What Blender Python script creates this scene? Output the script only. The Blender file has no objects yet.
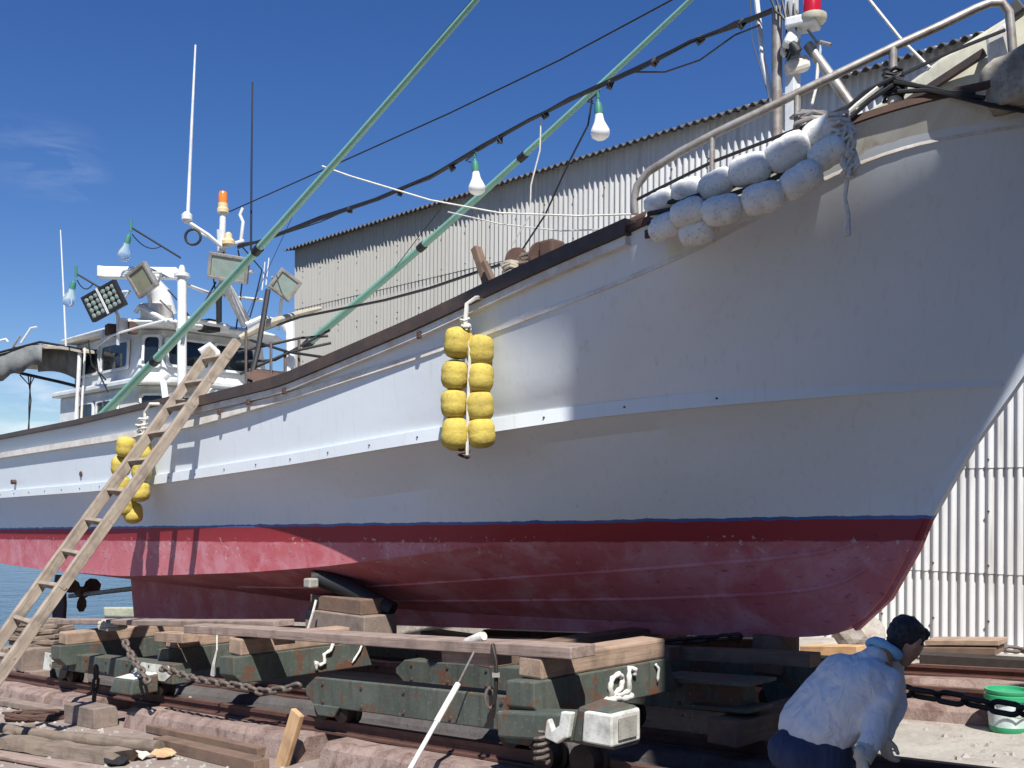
import bpy, bmesh, math, random
from mathutils import Vector, Matrix, Quaternion
random.seed(7)
scene = bpy.context.scene
col = scene.collection
V = Vector
EYE = 2.15; F = 1025.0; HV = 500.0; DZ = EYE - 1.75
R2 = math.sqrt(.5)
D = V((R2, -R2, 0)); N = V((R2, R2, 0)); UP = V((0, 0, 1))
B0 = V((1.07, 11.7, 0))
SL = .065

def W(u, v, Y): return V(((u - 512) / F * Y, Y, EYE + (HV - v) / F * Y))
def B(x, y, z): return B0 + D * x + N * y + UP * z
def PB(u, v, ly):
    a = (u - 512) / F
    return W(u, v, (ly / R2 + 12.77) / (1 + a))
def S(u, v, w):
    a = (u - 512) / F
    return W(u, v, w / R2 / (1 + a))
def G(u, v, h=0):
    a = (u - 512) / F; b = (HV - v) / F
    return W(u, v, (EYE - SL * 2.86 - h) / (SL * R2 * (a - 1) - b))
def slip(q, w, h): return D * q + N * w + UP * (SL * (q + 2.86) + h)
def lerp(a, b, t): return a + (b - a) * t

# ------------------------------------------------------------------ materials
class NT:
    def __init__(s, name):
        s.m = bpy.data.materials.new(name); s.m.use_nodes = True
        s.t = s.m.node_tree; s.n = s.t.nodes; s.l = s.t.links
        s.p = s.n['Principled BSDF']
    def node(s, typ, **kw):
        n = s.n.new(typ)
        for k, v in kw.items():
            if k.startswith('i_'):
                n.inputs[int(k[2:]) if k[2:].isdigit() else k[2:].replace('_', ' ')].default_value = v
            else: setattr(n, k, v)
        return n
    def link(s, a, b): s.l.new(a, b)
    def coord(s, scale=(1, 1, 1), out='Object'):
        tc = s.node('ShaderNodeTexCoord'); mp = s.node('ShaderNodeMapping')
        mp.inputs['Scale'].default_value = scale
        s.link(tc.outputs[out], mp.inputs['Vector']); return mp.outputs[0]
    def noise(s, scale, detail=5, rough=.55, vec=None, dist=0):
        n = s.node('ShaderNodeTexNoise'); n.inputs['Scale'].default_value = scale
        n.inputs['Detail'].default_value = detail; n.inputs['Roughness'].default_value = rough
        n.inputs['Distortion'].default_value = dist
        if vec is not None: s.link(vec, n.inputs['Vector'])
        return n.outputs['Fac']
    def ramp(s, fac, stops):
        r = s.node('ShaderNodeValToRGB'); e = r.color_ramp.elements
        while len(e) < len(stops): e.new(.5)
        for el, (p, c) in zip(e, stops):
            el.position = p; el.color = (c, c, c, 1) if isinstance(c, (int, float)) else (*c, 1)
        s.link(fac, r.inputs[0]); return r.outputs[0]
    def mix(s, fac, a, b, mode='MIX'):
        m = s.node('ShaderNodeMix', data_type='RGBA', blend_type=mode)
        for sock, val in ((m.inputs[0], fac), (m.inputs[6], a), (m.inputs[7], b)):
            if hasattr(val, 'is_linked'): s.link(val, sock)
            elif isinstance(val, (int, float)): sock.default_value = val
            else: sock.default_value = (*val, 1)
        return m.outputs[2]
    def math(s, op, a, b=0.0, clamp=False):
        m = s.node('ShaderNodeMath', operation=op, use_clamp=clamp)
        for sock, val in ((m.inputs[0], a), (m.inputs[1], b)):
            if hasattr(val, 'is_linked'): s.link(val, sock)
            else: sock.default_value = val
        return m.outputs[0]
    def base(s, c):
        if hasattr(c, 'is_linked'): s.link(c, s.p.inputs['Base Color'])
        else: s.p.inputs['Base Color'].default_value = (*c, 1)
    def rough(s, r):
        if hasattr(r, 'is_linked'): s.link(r, s.p.inputs['Roughness'])
        else: s.p.inputs['Roughness'].default_value = r
    def bump(s, h, strength=.4, dist=.01):
        b = s.node('ShaderNodeBump'); b.inputs['Strength'].default_value = strength
        b.inputs['Distance'].default_value = dist
        s.link(h, b.inputs['Height']); s.link(b.outputs[0], s.p.inputs['Normal'])

def paint(name, c, r=.45, dirt=(.25, .2, .15), amount=.35, scale=3, metal=0, bump=.1):
    t = NT(name); v = t.coord()
    n = t.noise(scale, 7, .65, v); n2 = t.noise(scale * 9, 4, .6, v)
    f = t.math('MULTIPLY', t.ramp(n, [(.42, 0), (.72, 1)]), amount)
    cc = t.mix(f, c, dirt)
    cc = t.mix(t.math('MULTIPLY', t.ramp(n2, [(.55, 0), (.75, 1)]), amount * .7), cc, dirt)
    t.base(cc); t.rough(r); t.p.inputs['Metallic'].default_value = metal
    t.bump(n2, bump, .004)
    return t.m

def wood(name, c1, c2, dark=(.05, .04, .03), grain=9, paintspots=None):
    t = NT(name)
    v = t.coord((.7, grain, grain)); n = t.noise(2.2, 8, .7, v, .6)
    v2 = t.coord((3, 3, 3)); n2 = t.noise(1.5, 6, .6, v2)
    v3 = t.coord((1.2, 40, 40)); n3 = t.noise(1.5, 4, .6, v3)
    cc = t.mix(t.ramp(n, [(.3, 0), (.7, 1)]), c1, c2)
    cc = t.mix(t.math('MULTIPLY', t.ramp(n2, [(.48, 0), (.72, 1)]), .55), cc, dark)
    cc = t.mix(t.math('MULTIPLY', t.ramp(n3, [(.58, 0), (.7, 1)]), .5), cc, dark)
    if paintspots:
        n4 = t.noise(9, 5, .6, v2)
        cc = t.mix(t.ramp(n4, [(.62, 0), (.66, 1)]), cc, paintspots)
    t.base(cc); t.rough(.85); t.bump(n3, .5, .006)
    return t.m

def plain(name, c, r=.5, metal=0, **kw):
    t = NT(name); t.base(c); t.rough(r); t.p.inputs['Metallic'].default_value = metal
    for k, v in kw.items(): t.p.inputs[k.replace('_', ' ')].default_value = v
    return t.m

M = {}
M['white'] = paint('white_paint', (.66, .68, .68), .4, (.3, .25, .19), .45, 3.5)
M['white_rusty'] = paint('white_paint_rust_stained', (.74, .72, .66), .5, (.36, .2, .08), .55, 3.5)
M['cream'] = paint('cream_paint', (.58, .56, .44), .55, (.25, .22, .16), .5, 4)
t = NT('cream_bulwark_paint'); v = t.coord((1.5, 6, 1)); n = t.noise(1.2, 6, .65, v); vs = t.coord((4, 4, .8)); n2 = t.noise(1.6, 6, .7, vs)
cc = t.mix(t.ramp(n, [(.35, 0), (.7, 1)]), (.74, .73, .66), (.62, .58, .46))
cc = t.mix(t.math('MULTIPLY', t.ramp(n2, [(.54, 0), (.7, 1)]), .75), cc, (.36, .22, .1))
t.base(cc); t.rough(.55); M['bulwark_cream'] = t.m
M['brown_rail'] = paint('brown_rail_paint', (.055, .04, .034), .5, (.13, .075, .045), .6, 5)
M['rust'] = paint('rusted_steel', (.095, .052, .036), .85, (.05, .03, .025), .8, 6, 0, .5)
M['rust_rail'] = paint('rusted_rail', (.13, .06, .045), .75, (.04, .025, .02), .7, 5, .2, .5)
M['chain'] = paint('rusty_chain', (.16, .13, .11), .7, (.08, .05, .035), .7, 9, .4, .4)
M['chain_dark'] = paint('dark_chain', (.03, .026, .024), .6, (.08, .05, .035), .5, 9, .5, .4)
M['steel'] = paint('galvanised_pipe', (.36, .34, .31), .5, (.13, .075, .045), .75, 6, .4)
t = NT('dark_green_steel'); v = t.coord(); vs = t.coord((7, 7, .8))
n = t.noise(2.2, 8, .7, v); n2 = t.noise(2, 6, .65, vs); n3 = t.noise(26, 5, .65, v)
cc = t.mix(t.ramp(n, [(.35, 0), (.65, 1)]), (.05, .066, .052), (.092, .105, .085))
cc = t.mix(t.math('MULTIPLY', t.ramp(n2, [(.5, 0), (.66, 1)]), .7), cc, (.05, .045, .035))
cc = t.mix(t.ramp(t.noise(3.3, 9, .72, v, .5), [(.54, 0), (.6, 1)]), cc, (.12, .055, .03))
cc = t.mix(t.math('MULTIPLY', t.ramp(n3, [(.58, 0), (.66, 1)]), .6), cc, (.17, .15, .12))
t.base(cc); t.rough(.75); t.bump(n3, .5, .006); M['green_steel'] = t.m
M['green_pole'] = paint('pale_green_pole', (.2, .4, .31), .45, (.1, .2, .16), .35, 1.5, 0, 0)
M['black'] = plain('black_rubber', (.014, .014, .016), .6)
M['blackcable'] = plain('black_cable', (.012, .012, .014), .55)
M['rope_white'] = paint('white_rope', (.66, .64, .58), .9, (.3, .27, .2), .5, 20, 0, .6)
M['glass'] = plain('dark_window_glass', (.012, .017, .022), .06)
M['lens'] = paint('lamp_lens', (.26, .32, .28), .12, (.12, .14, .12), .4, 8)
M['lens_amber'] = paint('amber_lamp_lens', (.24, .24, .16), .15, (.1, .1, .07), .4, 8)
M['bulb'] = plain('clear_bulb_glass', (.85, .92, .92), .03, Transmission_Weight=.85, IOR=1.2)
M['bulb_white'] = plain('white_lamp_glass', (.78, .78, .75), .2)
M['socket'] = plain('green_lamp_socket', (.05, .2, .15), .45)
M['orange'] = plain('amber_beacon', (.7, .19, .03), .2)
M['red'] = plain('red_beacon', (.42, .01, .025), .2)
M['beige'] = plain('beige_plastic', (.6, .48, .27), .5)
M['canvas'] = paint('grey_canvas', (.19, .2, .195), .95, (.05, .05, .05), .6, 4, 0, .5)
M['canvas_pale'] = paint('pale_canvas', (.42, .38, .3), .95, (.2, .17, .12), .5, 5, 0, .5)
M['wood_grey'] = wood('weathered_plank', (.2, .14, .115), (.36, .27, .22), (.06, .045, .04))
M['wood_beam'] = wood('old_beam', (.27, .18, .125), (.42, .3, .215), (.07, .045, .03))
M['wood_dark'] = wood('dark_timber', (.14, .085, .06), (.2, .13, .09))
M['wood_block'] = wood('dirty_block', (.2, .15, .12), (.27, .21, .17))
M['wood_ladder'] = wood('ladder_wood', (.2, .155, .115), (.4, .335, .26), (.06, .045, .038), 8)
M['wood_log'] = wood('grey_log', (.13, .1, .075), (.26, .2, .15), (.04, .03, .025), 7)
M['wood_fresh'] = wood('split_wood', (.44, .27, .13), (.55, .36, .2), (.2, .11, .06), 7)
M['whitewash'] = paint('splashed_white_paint', (.66, .66, .6), .7, (.16, .15, .11), .7, 6)
t = NT('float_yellow'); v = t.coord(); oi = t.node('ShaderNodeObjectInfo')
va = t.node('ShaderNodeVectorMath', operation='ADD'); t.link(v, va.inputs[0]); cmb = t.node('ShaderNodeCombineXYZ')
for k in range(3): t.link(t.math('MULTIPLY', oi.outputs['Random'], 37.0 + 11 * k), cmb.inputs[k])
t.link(cmb.outputs[0], va.inputs[1]); v = va.outputs[0]
n = t.noise(5, 7, .7, v); n2 = t.noise(34, 5, .7, v); n3 = t.noise(7, 6, .7, v, .3)
cc = t.mix(t.ramp(n, [(.35, 0), (.65, 1)]), (.56, .44, .075), (.47, .36, .08))
cc = t.mix(t.math('MULTIPLY', t.ramp(n3, [(.5, 0), (.75, 1)]), .6), cc, (0.22, 0.13, 0.03))
cc = t.mix(t.math('MULTIPLY', t.ramp(n2, [(.56, 0), (.68, 1)]), .55), cc, (0.17600000000000002, 0.10400000000000001, 0.024))
t.base(cc); t.rough(.82); t.bump(t.math('ADD', n2, t.math('MULTIPLY', n, 2)), .5, .012); M['float_yellow'] = t.m
t = NT('float_white'); v = t.coord(); oi = t.node('ShaderNodeObjectInfo')
va = t.node('ShaderNodeVectorMath', operation='ADD'); t.link(v, va.inputs[0]); cmb = t.node('ShaderNodeCombineXYZ')
for k in range(3): t.link(t.math('MULTIPLY', oi.outputs['Random'], 37.0 + 11 * k), cmb.inputs[k])
t.link(cmb.outputs[0], va.inputs[1]); v = va.outputs[0]
n = t.noise(5, 7, .7, v); n2 = t.noise(34, 5, .7, v); n3 = t.noise(7, 6, .7, v, .3)
cc = t.mix(t.ramp(n, [(.35, 0), (.65, 1)]), (.86, .86, .82), (.76, .75, .7))
cc = t.mix(t.math('MULTIPLY', t.ramp(n3, [(.5, 0), (.75, 1)]), .35), cc, (0.2, 0.18, 0.15))
cc = t.mix(t.math('MULTIPLY', t.ramp(n2, [(.56, 0), (.68, 1)]), .55), cc, (0.16000000000000003, 0.144, 0.12))
t.base(cc); t.rough(.82); t.bump(t.math('ADD', n2, t.math('MULTIPLY', n, 2)), .5, .012); M['float_white'] = t.m
M['pail_green'] = plain('green_plastic', (.03, .3, .13), .35)
M['pail_white'] = paint('white_plastic', (.6, .66, .64), .35, (.1, .3, .2), .5, 9)
M['stone'] = paint('pale_stone', (.36, .34, .3), .9, (.16, .14, .11), .7, 6, 0, 1)
M['roller'] = concrete('weathered_roller', (.42, .39, .31), (.3, .27, .21), (.09, .06, .045), 3, .8) if False else paint('weathered_roller', (.4, .37, .3), .85, (.1, .065, .045), .95, 4, 0, .6)
M['paper'] = paint('dirty_paper', (.6, .56, .45), .9, (.25, .2, .12), .5, 20)
M['skin'] = plain('skin', (.42, .23, .15), .55, Subsurface_Weight=.05)
t = NT('black_hair'); v = t.coord((40, 40, 8)); n = t.noise(3, 4, .6, v); t.base(t.mix(n, (.008, .007, .008), (.03, .027, .026))); t.rough(.55); t.bump(n, .8, .01); M['hair'] = t.m
M['glove'] = paint('cotton_glove', (.5, .48, .42), .95, (.3, .28, .24), .4, 30, 0, .4)
M['towel'] = plain('blue_towel', (.22, .45, .66), .95)
t = NT('shirt_cloth'); v = t.coord((1, 1, .55)); n = t.noise(7, 3, .55, v, 1.6); n2 = t.noise(400, 2, .5, v)
t.base(t.mix(t.ramp(n, [(.3, 0), (.75, 1)]), (.64, .66, .69), (.74, .75, .77))); t.rough(.95)
t.bump(t.math('ADD', n, t.math('MULTIPLY', n2, .06)), .6, .05); M['shirt'] = t.m
t = NT('trouser_cloth'); v = t.coord((6, 6, 1)); n = t.noise(4, 4, .6, v, .6)
t.base(t.mix(t.ramp(n, [(.3, 0), (.7, 1)]), (.022, .034, .075), (.035, .05, .105))); t.rough(.95)
t.bump(n, .5, .03); M['trousers'] = t.m

# hull paint: white topsides, blue line, worn red antifouling (object space = boat space)
t = NT('hull_paint')
tc = t.node('ShaderNodeTexCoord'); sx = t.node('ShaderNodeSeparateXYZ'); t.link(tc.outputs['Object'], sx.inputs[0])
hgt = t.math('SUBTRACT', sx.outputs[2], t.math('ADD', t.math('MULTIPLY', sx.outputs[0], .0238), 1.5 + DZ))
v = t.coord(); nedge = t.noise(5, 4, .6, v)
hgt_n = t.math('ADD', hgt, t.math('MULTIPLY', t.math('SUBTRACT', nedge, .5), .05))
n1 = t.noise(.6, 6, .6, v); n2 = t.noise(6, 6, .65, v); vs = t.coord((9, 9, .6)); streak = t.noise(2, 5, .6, vs)
wht = t.mix(t.math('MULTIPLY', t.ramp(n1, [(.4, 0), (.75, 1)]), .22), (.7, .745, .775), (.54, .56, .54))
wht = t.mix(t.math('MULTIPLY', t.ramp(streak, [(.56, 0), (.78, 1)]), .28), wht, (.45, .42, .36))
vr = t.coord((5, 5, .28)); rs = t.noise(2.3, 6, .7, vr)
wht = t.mix(t.math('MULTIPLY', t.ramp(rs, [(.63, 0), (.75, 1)]), .35), wht, (.34, .2, .1))
n6 = t.noise(14, 3, .5, v)
wht = t.mix(t.math('MULTIPLY', t.ramp(n6, [(.7, 0), (.76, 1)]), .18), wht, (.45, .42, .36))
red = t.mix(t.ramp(n1, [(.35, 0), (.7, 1)]), (.48, .095, .11), (.58, .2, .22))
worn = t.ramp(t.noise(2.2, 6, .65, v, .4), [(.45, 0), (.62, 1)])
red = t.mix(t.math('MULTIPLY', worn, .75), red, (.6, .27, .31))
band = t.ramp(hgt_n, [(0.0, 1), (.01, 1)])
fresh = t.ramp(t.math('ADD', t.math('MULTIPLY', hgt_n, 3.2), .94), [(.28, 0), (.33, 1)])
red = t.mix(fresh, red, (.3, .026, .036))
chips = t.ramp(t.noise(15, 5, .6, v), [(.61, 0), (.64, 1)])
zone = t.math('MULTIPLY', t.math('MULTIPLY', t.ramp(t.noise(.9, 3, .5, v), [(.4, 0), (.52, 1)]), t.ramp(hgt_n, [(0, 1), (.001, 1)])), .75)
zone = t.math('MULTIPLY', zone, t.math('MULTIPLY', t.math('LESS_THAN', hgt_n, -.14), t.math('GREATER_THAN', t.math('ADD', hgt_n, t.math('MULTIPLY', nedge, .3)), -.3)))
red = t.mix(t.math('MULTIPLY', chips, zone), red, (.55, .5, .46))
dark = t.ramp(t.noise(11, 5, .6, t.coord((1, 1, 2.5))), [(.6, 0), (.7, 1)])
red = t.mix(t.math('MULTIPLY', dark, .6), red, (.12, .035, .045))
blue = t.ramp(hgt_n, [(0.0, 0), (.002, 1)])
above = t.math('GREATER_THAN', hgt_n, .03); below = t.math('LESS_THAN', hgt_n, 0.0)
cc = t.mix(above, (.045, .13, .36), wht); cc = t.mix(below, cc, red)
t.base(cc); t.rough(t.mix(below, (.32, .32, .32), (.6, .6, .6)))
t.bump(t.math('ADD', t.math('MULTIPLY', n2, .3), t.noise(1.4, 3, .5, v)), .2, .03)
M['hull'] = t.m

# corrugated cladding, older and darker towards the left end
t = NT('corrugated_sheet'); tc = t.node('ShaderNodeTexCoord'); sx = t.node('ShaderNodeSeparateXYZ')
t.link(tc.outputs['Object'], sx.inputs[0])
v = t.coord((2.5, 1, .35)); n = t.noise(1.6, 7, .65, v); v2 = t.coord((9, 1, .25)); n2 = t.noise(2, 6, .6, v2)
age = t.math('ADD', t.math('MULTIPLY', sx.outputs[0], .055), t.math('MULTIPLY', t.noise(.5, 3, .5, v), .25))
cc = t.mix(t.ramp(age, [(.42, 0), (1.05, 1)]), (.34, .33, .295), (.62, .625, .625))
cc = t.mix(t.math('MULTIPLY', t.ramp(n, [(.45, 0), (.75, 1)]), .4), cc, (.3, .28, .24))
cc = t.mix(t.math('MULTIPLY', t.ramp(n2, [(.52, 0), (.75, 1)]), .5), cc, (.24, .22, .19))
n4 = t.noise(1.1, 6, .7, t.coord((5, 1, .12)))
cc = t.mix(t.math('MULTIPLY', t.ramp(n4, [(.6, 0), (.72, 1)]), .4), cc, (.3, .2, .12))
t.base(cc); t.rough(.75); t.bump(n2, .2, .01); M['cladding'] = t.m
M['cladding_dark'] = paint('dark_cladding', (.16, .15, .14), .8, (.1, .07, .05), .5, 1)
M['roof'] = paint('dark_roof_sheet', (.07, .07, .075), .8, (.13, .11, .09), .5, 2)

def concrete(name, c1, c2, stain, sc=1.2, st=.6):
    t = NT(name); v = t.coord(); n = t.noise(sc, 9, .7, v); n2 = t.noise(sc * 22, 6, .7, v); n3 = t.noise(sc * 2.7, 6, .65, v, .6)
    cc = t.mix(t.ramp(n, [(.35, 0), (.65, 1)]), c1, c2)
    cc = t.mix(t.math('MULTIPLY', t.ramp(n3, [(.48, 0), (.68, 1)]), st), cc, stain)
    cc = t.mix(t.math('MULTIPLY', t.ramp(n2, [(.52, 0), (.7, 1)]), .5), cc, tuple(x * .45 for x in c1))
    t.base(cc); t.rough(.92); t.bump(t.math('ADD', n2, n), .7, .02)
    return t.m
M['conc'] = concrete('slipway_concrete', (.33, .3, .27), (.42, .385, .34), (.27, .18, .14), .8)
M['conc_red'] = concrete('rust_stained_concrete', (.2, .14, .12), (.34, .25, .21), (.11, .05, .038), 1.9, .85)
M['conc_dark'] = concrete('oily_concrete', (.075, .065, .062), (.11, .1, .095), (.045, .035, .035), 1)
M['pier'] = concrete('pier_concrete', (.32, .32, .22), (.38, .38, .28), (.2, .2, .14), .5)
# floor: dark between the tracks, pale concrete elsewhere in view
t = NT('slipway_ground'); tc = t.node('ShaderNodeTexCoord'); sx = t.node('ShaderNodeSeparateXYZ'); t.link(tc.outputs['Object'], sx.inputs[0])
v = t.coord(); n = t.noise(.7, 9, .7, v); n2 = t.noise(24, 6, .7, v); n3 = t.noise(2.2, 6, .65, v, .6)
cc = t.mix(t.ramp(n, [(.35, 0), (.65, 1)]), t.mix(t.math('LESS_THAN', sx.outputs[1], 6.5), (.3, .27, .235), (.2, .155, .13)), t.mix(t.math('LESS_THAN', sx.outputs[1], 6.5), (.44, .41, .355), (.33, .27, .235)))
cc = t.mix(t.math('MULTIPLY', t.ramp(n3, [(.5, 0), (.68, 1)]), .6), cc, (.23, .15, .12))
cc = t.mix(t.math('MULTIPLY', t.ramp(n2, [(.52, 0), (.7, 1)]), .45), cc, (.15, .12, .1))
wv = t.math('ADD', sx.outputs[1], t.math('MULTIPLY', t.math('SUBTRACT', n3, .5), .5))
dark_floor = t.math('MULTIPLY', t.ramp(t.math('MULTIPLY', t.math('SUBTRACT', wv, 6.0), .4), [(0, 0), (.1, 1)]),
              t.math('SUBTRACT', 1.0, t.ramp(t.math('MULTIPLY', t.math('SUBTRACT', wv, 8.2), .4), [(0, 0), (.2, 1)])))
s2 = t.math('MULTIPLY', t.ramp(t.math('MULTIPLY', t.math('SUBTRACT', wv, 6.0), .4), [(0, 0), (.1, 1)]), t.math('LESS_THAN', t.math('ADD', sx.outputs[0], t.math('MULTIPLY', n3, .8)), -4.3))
s2 = t.math('MULTIPLY', s2, t.math('LESS_THAN', wv, 10.4)); dark_floor = t.math('MAXIMUM', dark_floor, s2)
cc = t.mix(t.math('MULTIPLY', dark_floor, .93), cc, (.05, .042, .042))
yard = t.math('MAXIMUM', t.math('GREATER_THAN', sx.outputs[0], 1.2), t.math('LESS_THAN', sx.outputs[1], -.5))  # ground out of view, darkened to cut light bounced onto the bow
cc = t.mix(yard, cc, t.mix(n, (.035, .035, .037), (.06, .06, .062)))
t.base(cc); t.rough(.9); t.bump(t.math('ADD', n2, n), .8, .025); M['ground'] = t.m
t = NT('sea_water'); v = t.coord((1, 1, 1)); n = t.noise(.9, 6, .6, v); n2 = t.noise(4, 4, .6, v)
t.base((.015, .06, .12)); t.rough(.18); t.bump(t.math('ADD', n, t.math('MULTIPLY', n2, .3)), .9, .12); M['sea'] = t.m

# ------------------------------------------------------------------ builders
WM = {}   # world matrices of empties
def wm(o): return WM.get(o.name, Matrix.Identity(4))
def tag(o, label=None, cat=None, group=None, kind=None):
    if label: o['label'] = label
    if cat: o['category'] = cat
    if group: o['group'] = group
    if kind: o['kind'] = kind
    return o
def empty(name, loc, label, cat, group=None, rot=0):
    o = bpy.data.objects.new(name, None); o.empty_display_size = .2
    m = Matrix.Translation(loc) @ Matrix.Rotation(rot, 4, 'Z'); o.matrix_basis = m
    col.objects.link(o); WM[o.name] = m
    return tag(o, label, cat, group)
def place(o, parent, m):
    """link with world matrix m below parent"""
    if parent is not None:
        o.parent = parent; o.matrix_basis = wm(parent).inverted() @ m
    else: o.matrix_basis = m
    col.objects.link(o); WM[o.name] = m
    return o
def frame(x, z):
    x = x.normalized(); y = z.cross(x)
    if y.length < 1e-4: y = V((0, 1, 0)).cross(x)
    y.normalize(); z = x.cross(y)
    return Matrix((x, y, z)).transposed()

class MB:
    def __init__(s): s.v = []; s.f = []
    def add(s, vs, fs):
        k = len(s.v); s.v += [V(p) for p in vs]; s.f += [tuple(i + k for i in f) for f in fs]; return s
    def box(s, m, sx, sy, sz):
        pts = [m @ V((x * sx / 2, y * sy / 2, z * sz / 2)) for x in (-1, 1) for y in (-1, 1) for z in (-1, 1)]
        return s.add(pts, [(0, 1, 3, 2), (4, 6, 7, 5), (0, 4, 5, 1), (2, 3, 7, 6), (0, 2, 6, 4), (1, 5, 7, 3)])
    def bar(s, p0, p1, w, h, up=UP):
        r = frame(p1 - p0, up).to_4x4(); r.translation = (p0 + p1) / 2
        return s.box(r, (p1 - p0).length, w, h)
    def hexa(s, c):   # 8 corners: bottom 4 loop, top 4 loop
        return s.add(c, [(3, 2, 1, 0), (4, 5, 6, 7), (0, 1, 5, 4), (1, 2, 6, 5), (2, 3, 7, 6), (3, 0, 4, 7)])
    def tube(s, pts, r, seg=8, caps=True):
        pts = [V(p) for p in pts]; n = len(pts)
        rs = r if isinstance(r, (list, tuple)) else [r] * n
        ref = None; rings = []
        for i, p in enumerate(pts):
            d = (pts[min(i + 1, n - 1)] - pts[max(i - 1, 0)])
            d = d.normalized() if d.length > 1e-9 else V((1, 0, 0))
            if ref is None: ref = d.orthogonal().normalized()
            ref = (ref - d * ref.dot(d))
            ref = ref.normalized() if ref.length > 1e-6 else d.orthogonal().normalized()
            b = d.cross(ref)
            rings.append([p + (ref * math.cos(2 * math.pi * k / seg) + b * math.sin(2 * math.pi * k / seg)) * rs[i] for k in range(seg)])
        vs = [q for ring in rings for q in ring]; fs = []
        for i in range(n - 1):
            for k in range(seg):
                a = i * seg + k; b2 = i * seg + (k + 1) % seg
                fs.append((a, b2, b2 + seg, a + seg))
        if caps:
            fs.append(tuple(reversed(range(seg)))); fs.append(tuple(range((n - 1) * seg, n * seg)))
        return s.add(vs, fs)
    def cyl(s, p0, p1, r, seg=16): return s.tube([p0, p1], r, seg)
    def lathe(s, m, prof, seg=20):   # prof: (r,z) list, m places local z axis
        vs = []; fs = []
        for r, z in prof:
            for k in range(seg):
                a = 2 * math.pi * k / seg; vs.append(m @ V((r * math.cos(a), r * math.sin(a), z)))
        for i in range(len(prof) - 1):
            for k in range(seg):
                a = i * seg + k; b = i * seg + (k + 1) % seg
                fs.append((a, b, b + seg, a + seg))
        fs.append(tuple(reversed(range(seg)))); n = len(prof); fs.append(tuple(range((n - 1) * seg, n * seg)))
        return s.add(vs, fs)
    def sweep(s, secs, closed=True, caps=True):
        n = len(secs[0]); vs = [p for sec in secs for p in sec]; fs = []
        for i in range(len(secs) - 1):
            for k in range(n if closed else n - 1):
                a = i * n + k; b = i * n + (k + 1) % n
                fs.append((a, b, b + n, a + n))
        if caps and closed:
            fs.append(tuple(reversed(range(n)))); fs.append(tuple(range((len(secs) - 1) * n, len(secs) * n)))
        return s.add(vs, fs)
    def prism(s, poly, off):
        n = len(poly); vs = [V(p) for p in poly] + [V(p) + off for p in poly]
        fs = [tuple(range(n)), tuple(reversed(range(n, 2 * n)))] + [(i, i + n, (i + 1) % n + n, (i + 1) % n) for i in range(n)]
        return s.add(vs, fs)
    def ball(s, c, r, seg=10):
        prof = [(max(.001, math.sin(math.pi * i / seg)) , -math.cos(math.pi * i / seg)) for i in range(seg + 1)]
        rr = r if hasattr(r, '__len__') else (r, r, r)
        m = Matrix.Translation(c) @ Matrix.Diagonal((*rr, 1))
        return s.lathe(m, prof, seg + 4)
    def mesh(s, name, mat, m, smooth):
        inv = m.inverted(); me = bpy.data.meshes.new(name)
        me.from_pydata([inv @ p for p in s.v], [], s.f); me.update()
        bm = bmesh.new(); bm.from_mesh(me); bmesh.ops.recalc_face_normals(bm, faces=bm.faces); bm.to_mesh(me); bm.free()
        if mat: me.materials.append(M[mat] if isinstance(mat, str) else mat)
        if smooth:
            me.polygons.foreach_set('use_smooth', [True] * len(me.polygons))
            if smooth != 'all':
                me.set_sharp_from_angle(angle=math.radians(35 if smooth is True else smooth))
        return me
    def build(s, name, mat, parent=None, m=None, smooth=False, bevel=0, label=None, cat=None, group=None, kind=None):
        if m is None:
            if parent is not None: m = wm(parent)
            else:
                lo = V([min(p[i] for p in s.v) for i in range(3)]); hi = V([max(p[i] for p in s.v) for i in range(3)])
                m = Matrix.Translation(V(((lo.x + hi.x) / 2, (lo.y + hi.y) / 2, lo.z)))
        o = bpy.data.objects.new(name, s.mesh(name, mat, m, smooth))
        place(o, parent, m)
        if bevel:
            b = o.modifiers.new('bevel', 'BEVEL'); b.width = bevel; b.segments = 2; b.limit_method = 'ANGLE'; b.angle_limit = math.radians(40)
        return tag(o, label, cat, group, kind)

def beam(name, p0, p1, w, h, mat, parent=None, up=UP, bevel=.008, rough=0, **kw):
    """one squared timber / steel bar, its own x axis along its length"""
    r = frame(p1 - p0, up).to_4x4(); r.translation = p0
    L = (p1 - p0).length; n = max(2, int(L / .25)) if rough else 1
    secs = []
    for i in range(n + 1):
        j = lambda: random.uniform(-rough, rough) * .5
        dy, dz = rough * 1.5 * math.sin(L * i / n * 1.7 + L), rough * math.sin(L * i / n * 1.1)
        secs.append([r @ V((L * i / n, sy * w / 2 + dy + j() * .5, sz * h / 2 + dz + j() * .5)) for sy, sz in ((-1, -1), (1, -1), (1, 1), (-1, 1))])
    return MB().sweep(secs).build(name, mat, parent, m=r, bevel=bevel, **kw)
def catenary(p0, p1, sag, n=14):
    return [p0.lerp(p1, i / n) - UP * sag * 4 * (i / n) * (1 - i / n) for i in range(n + 1)]

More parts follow.
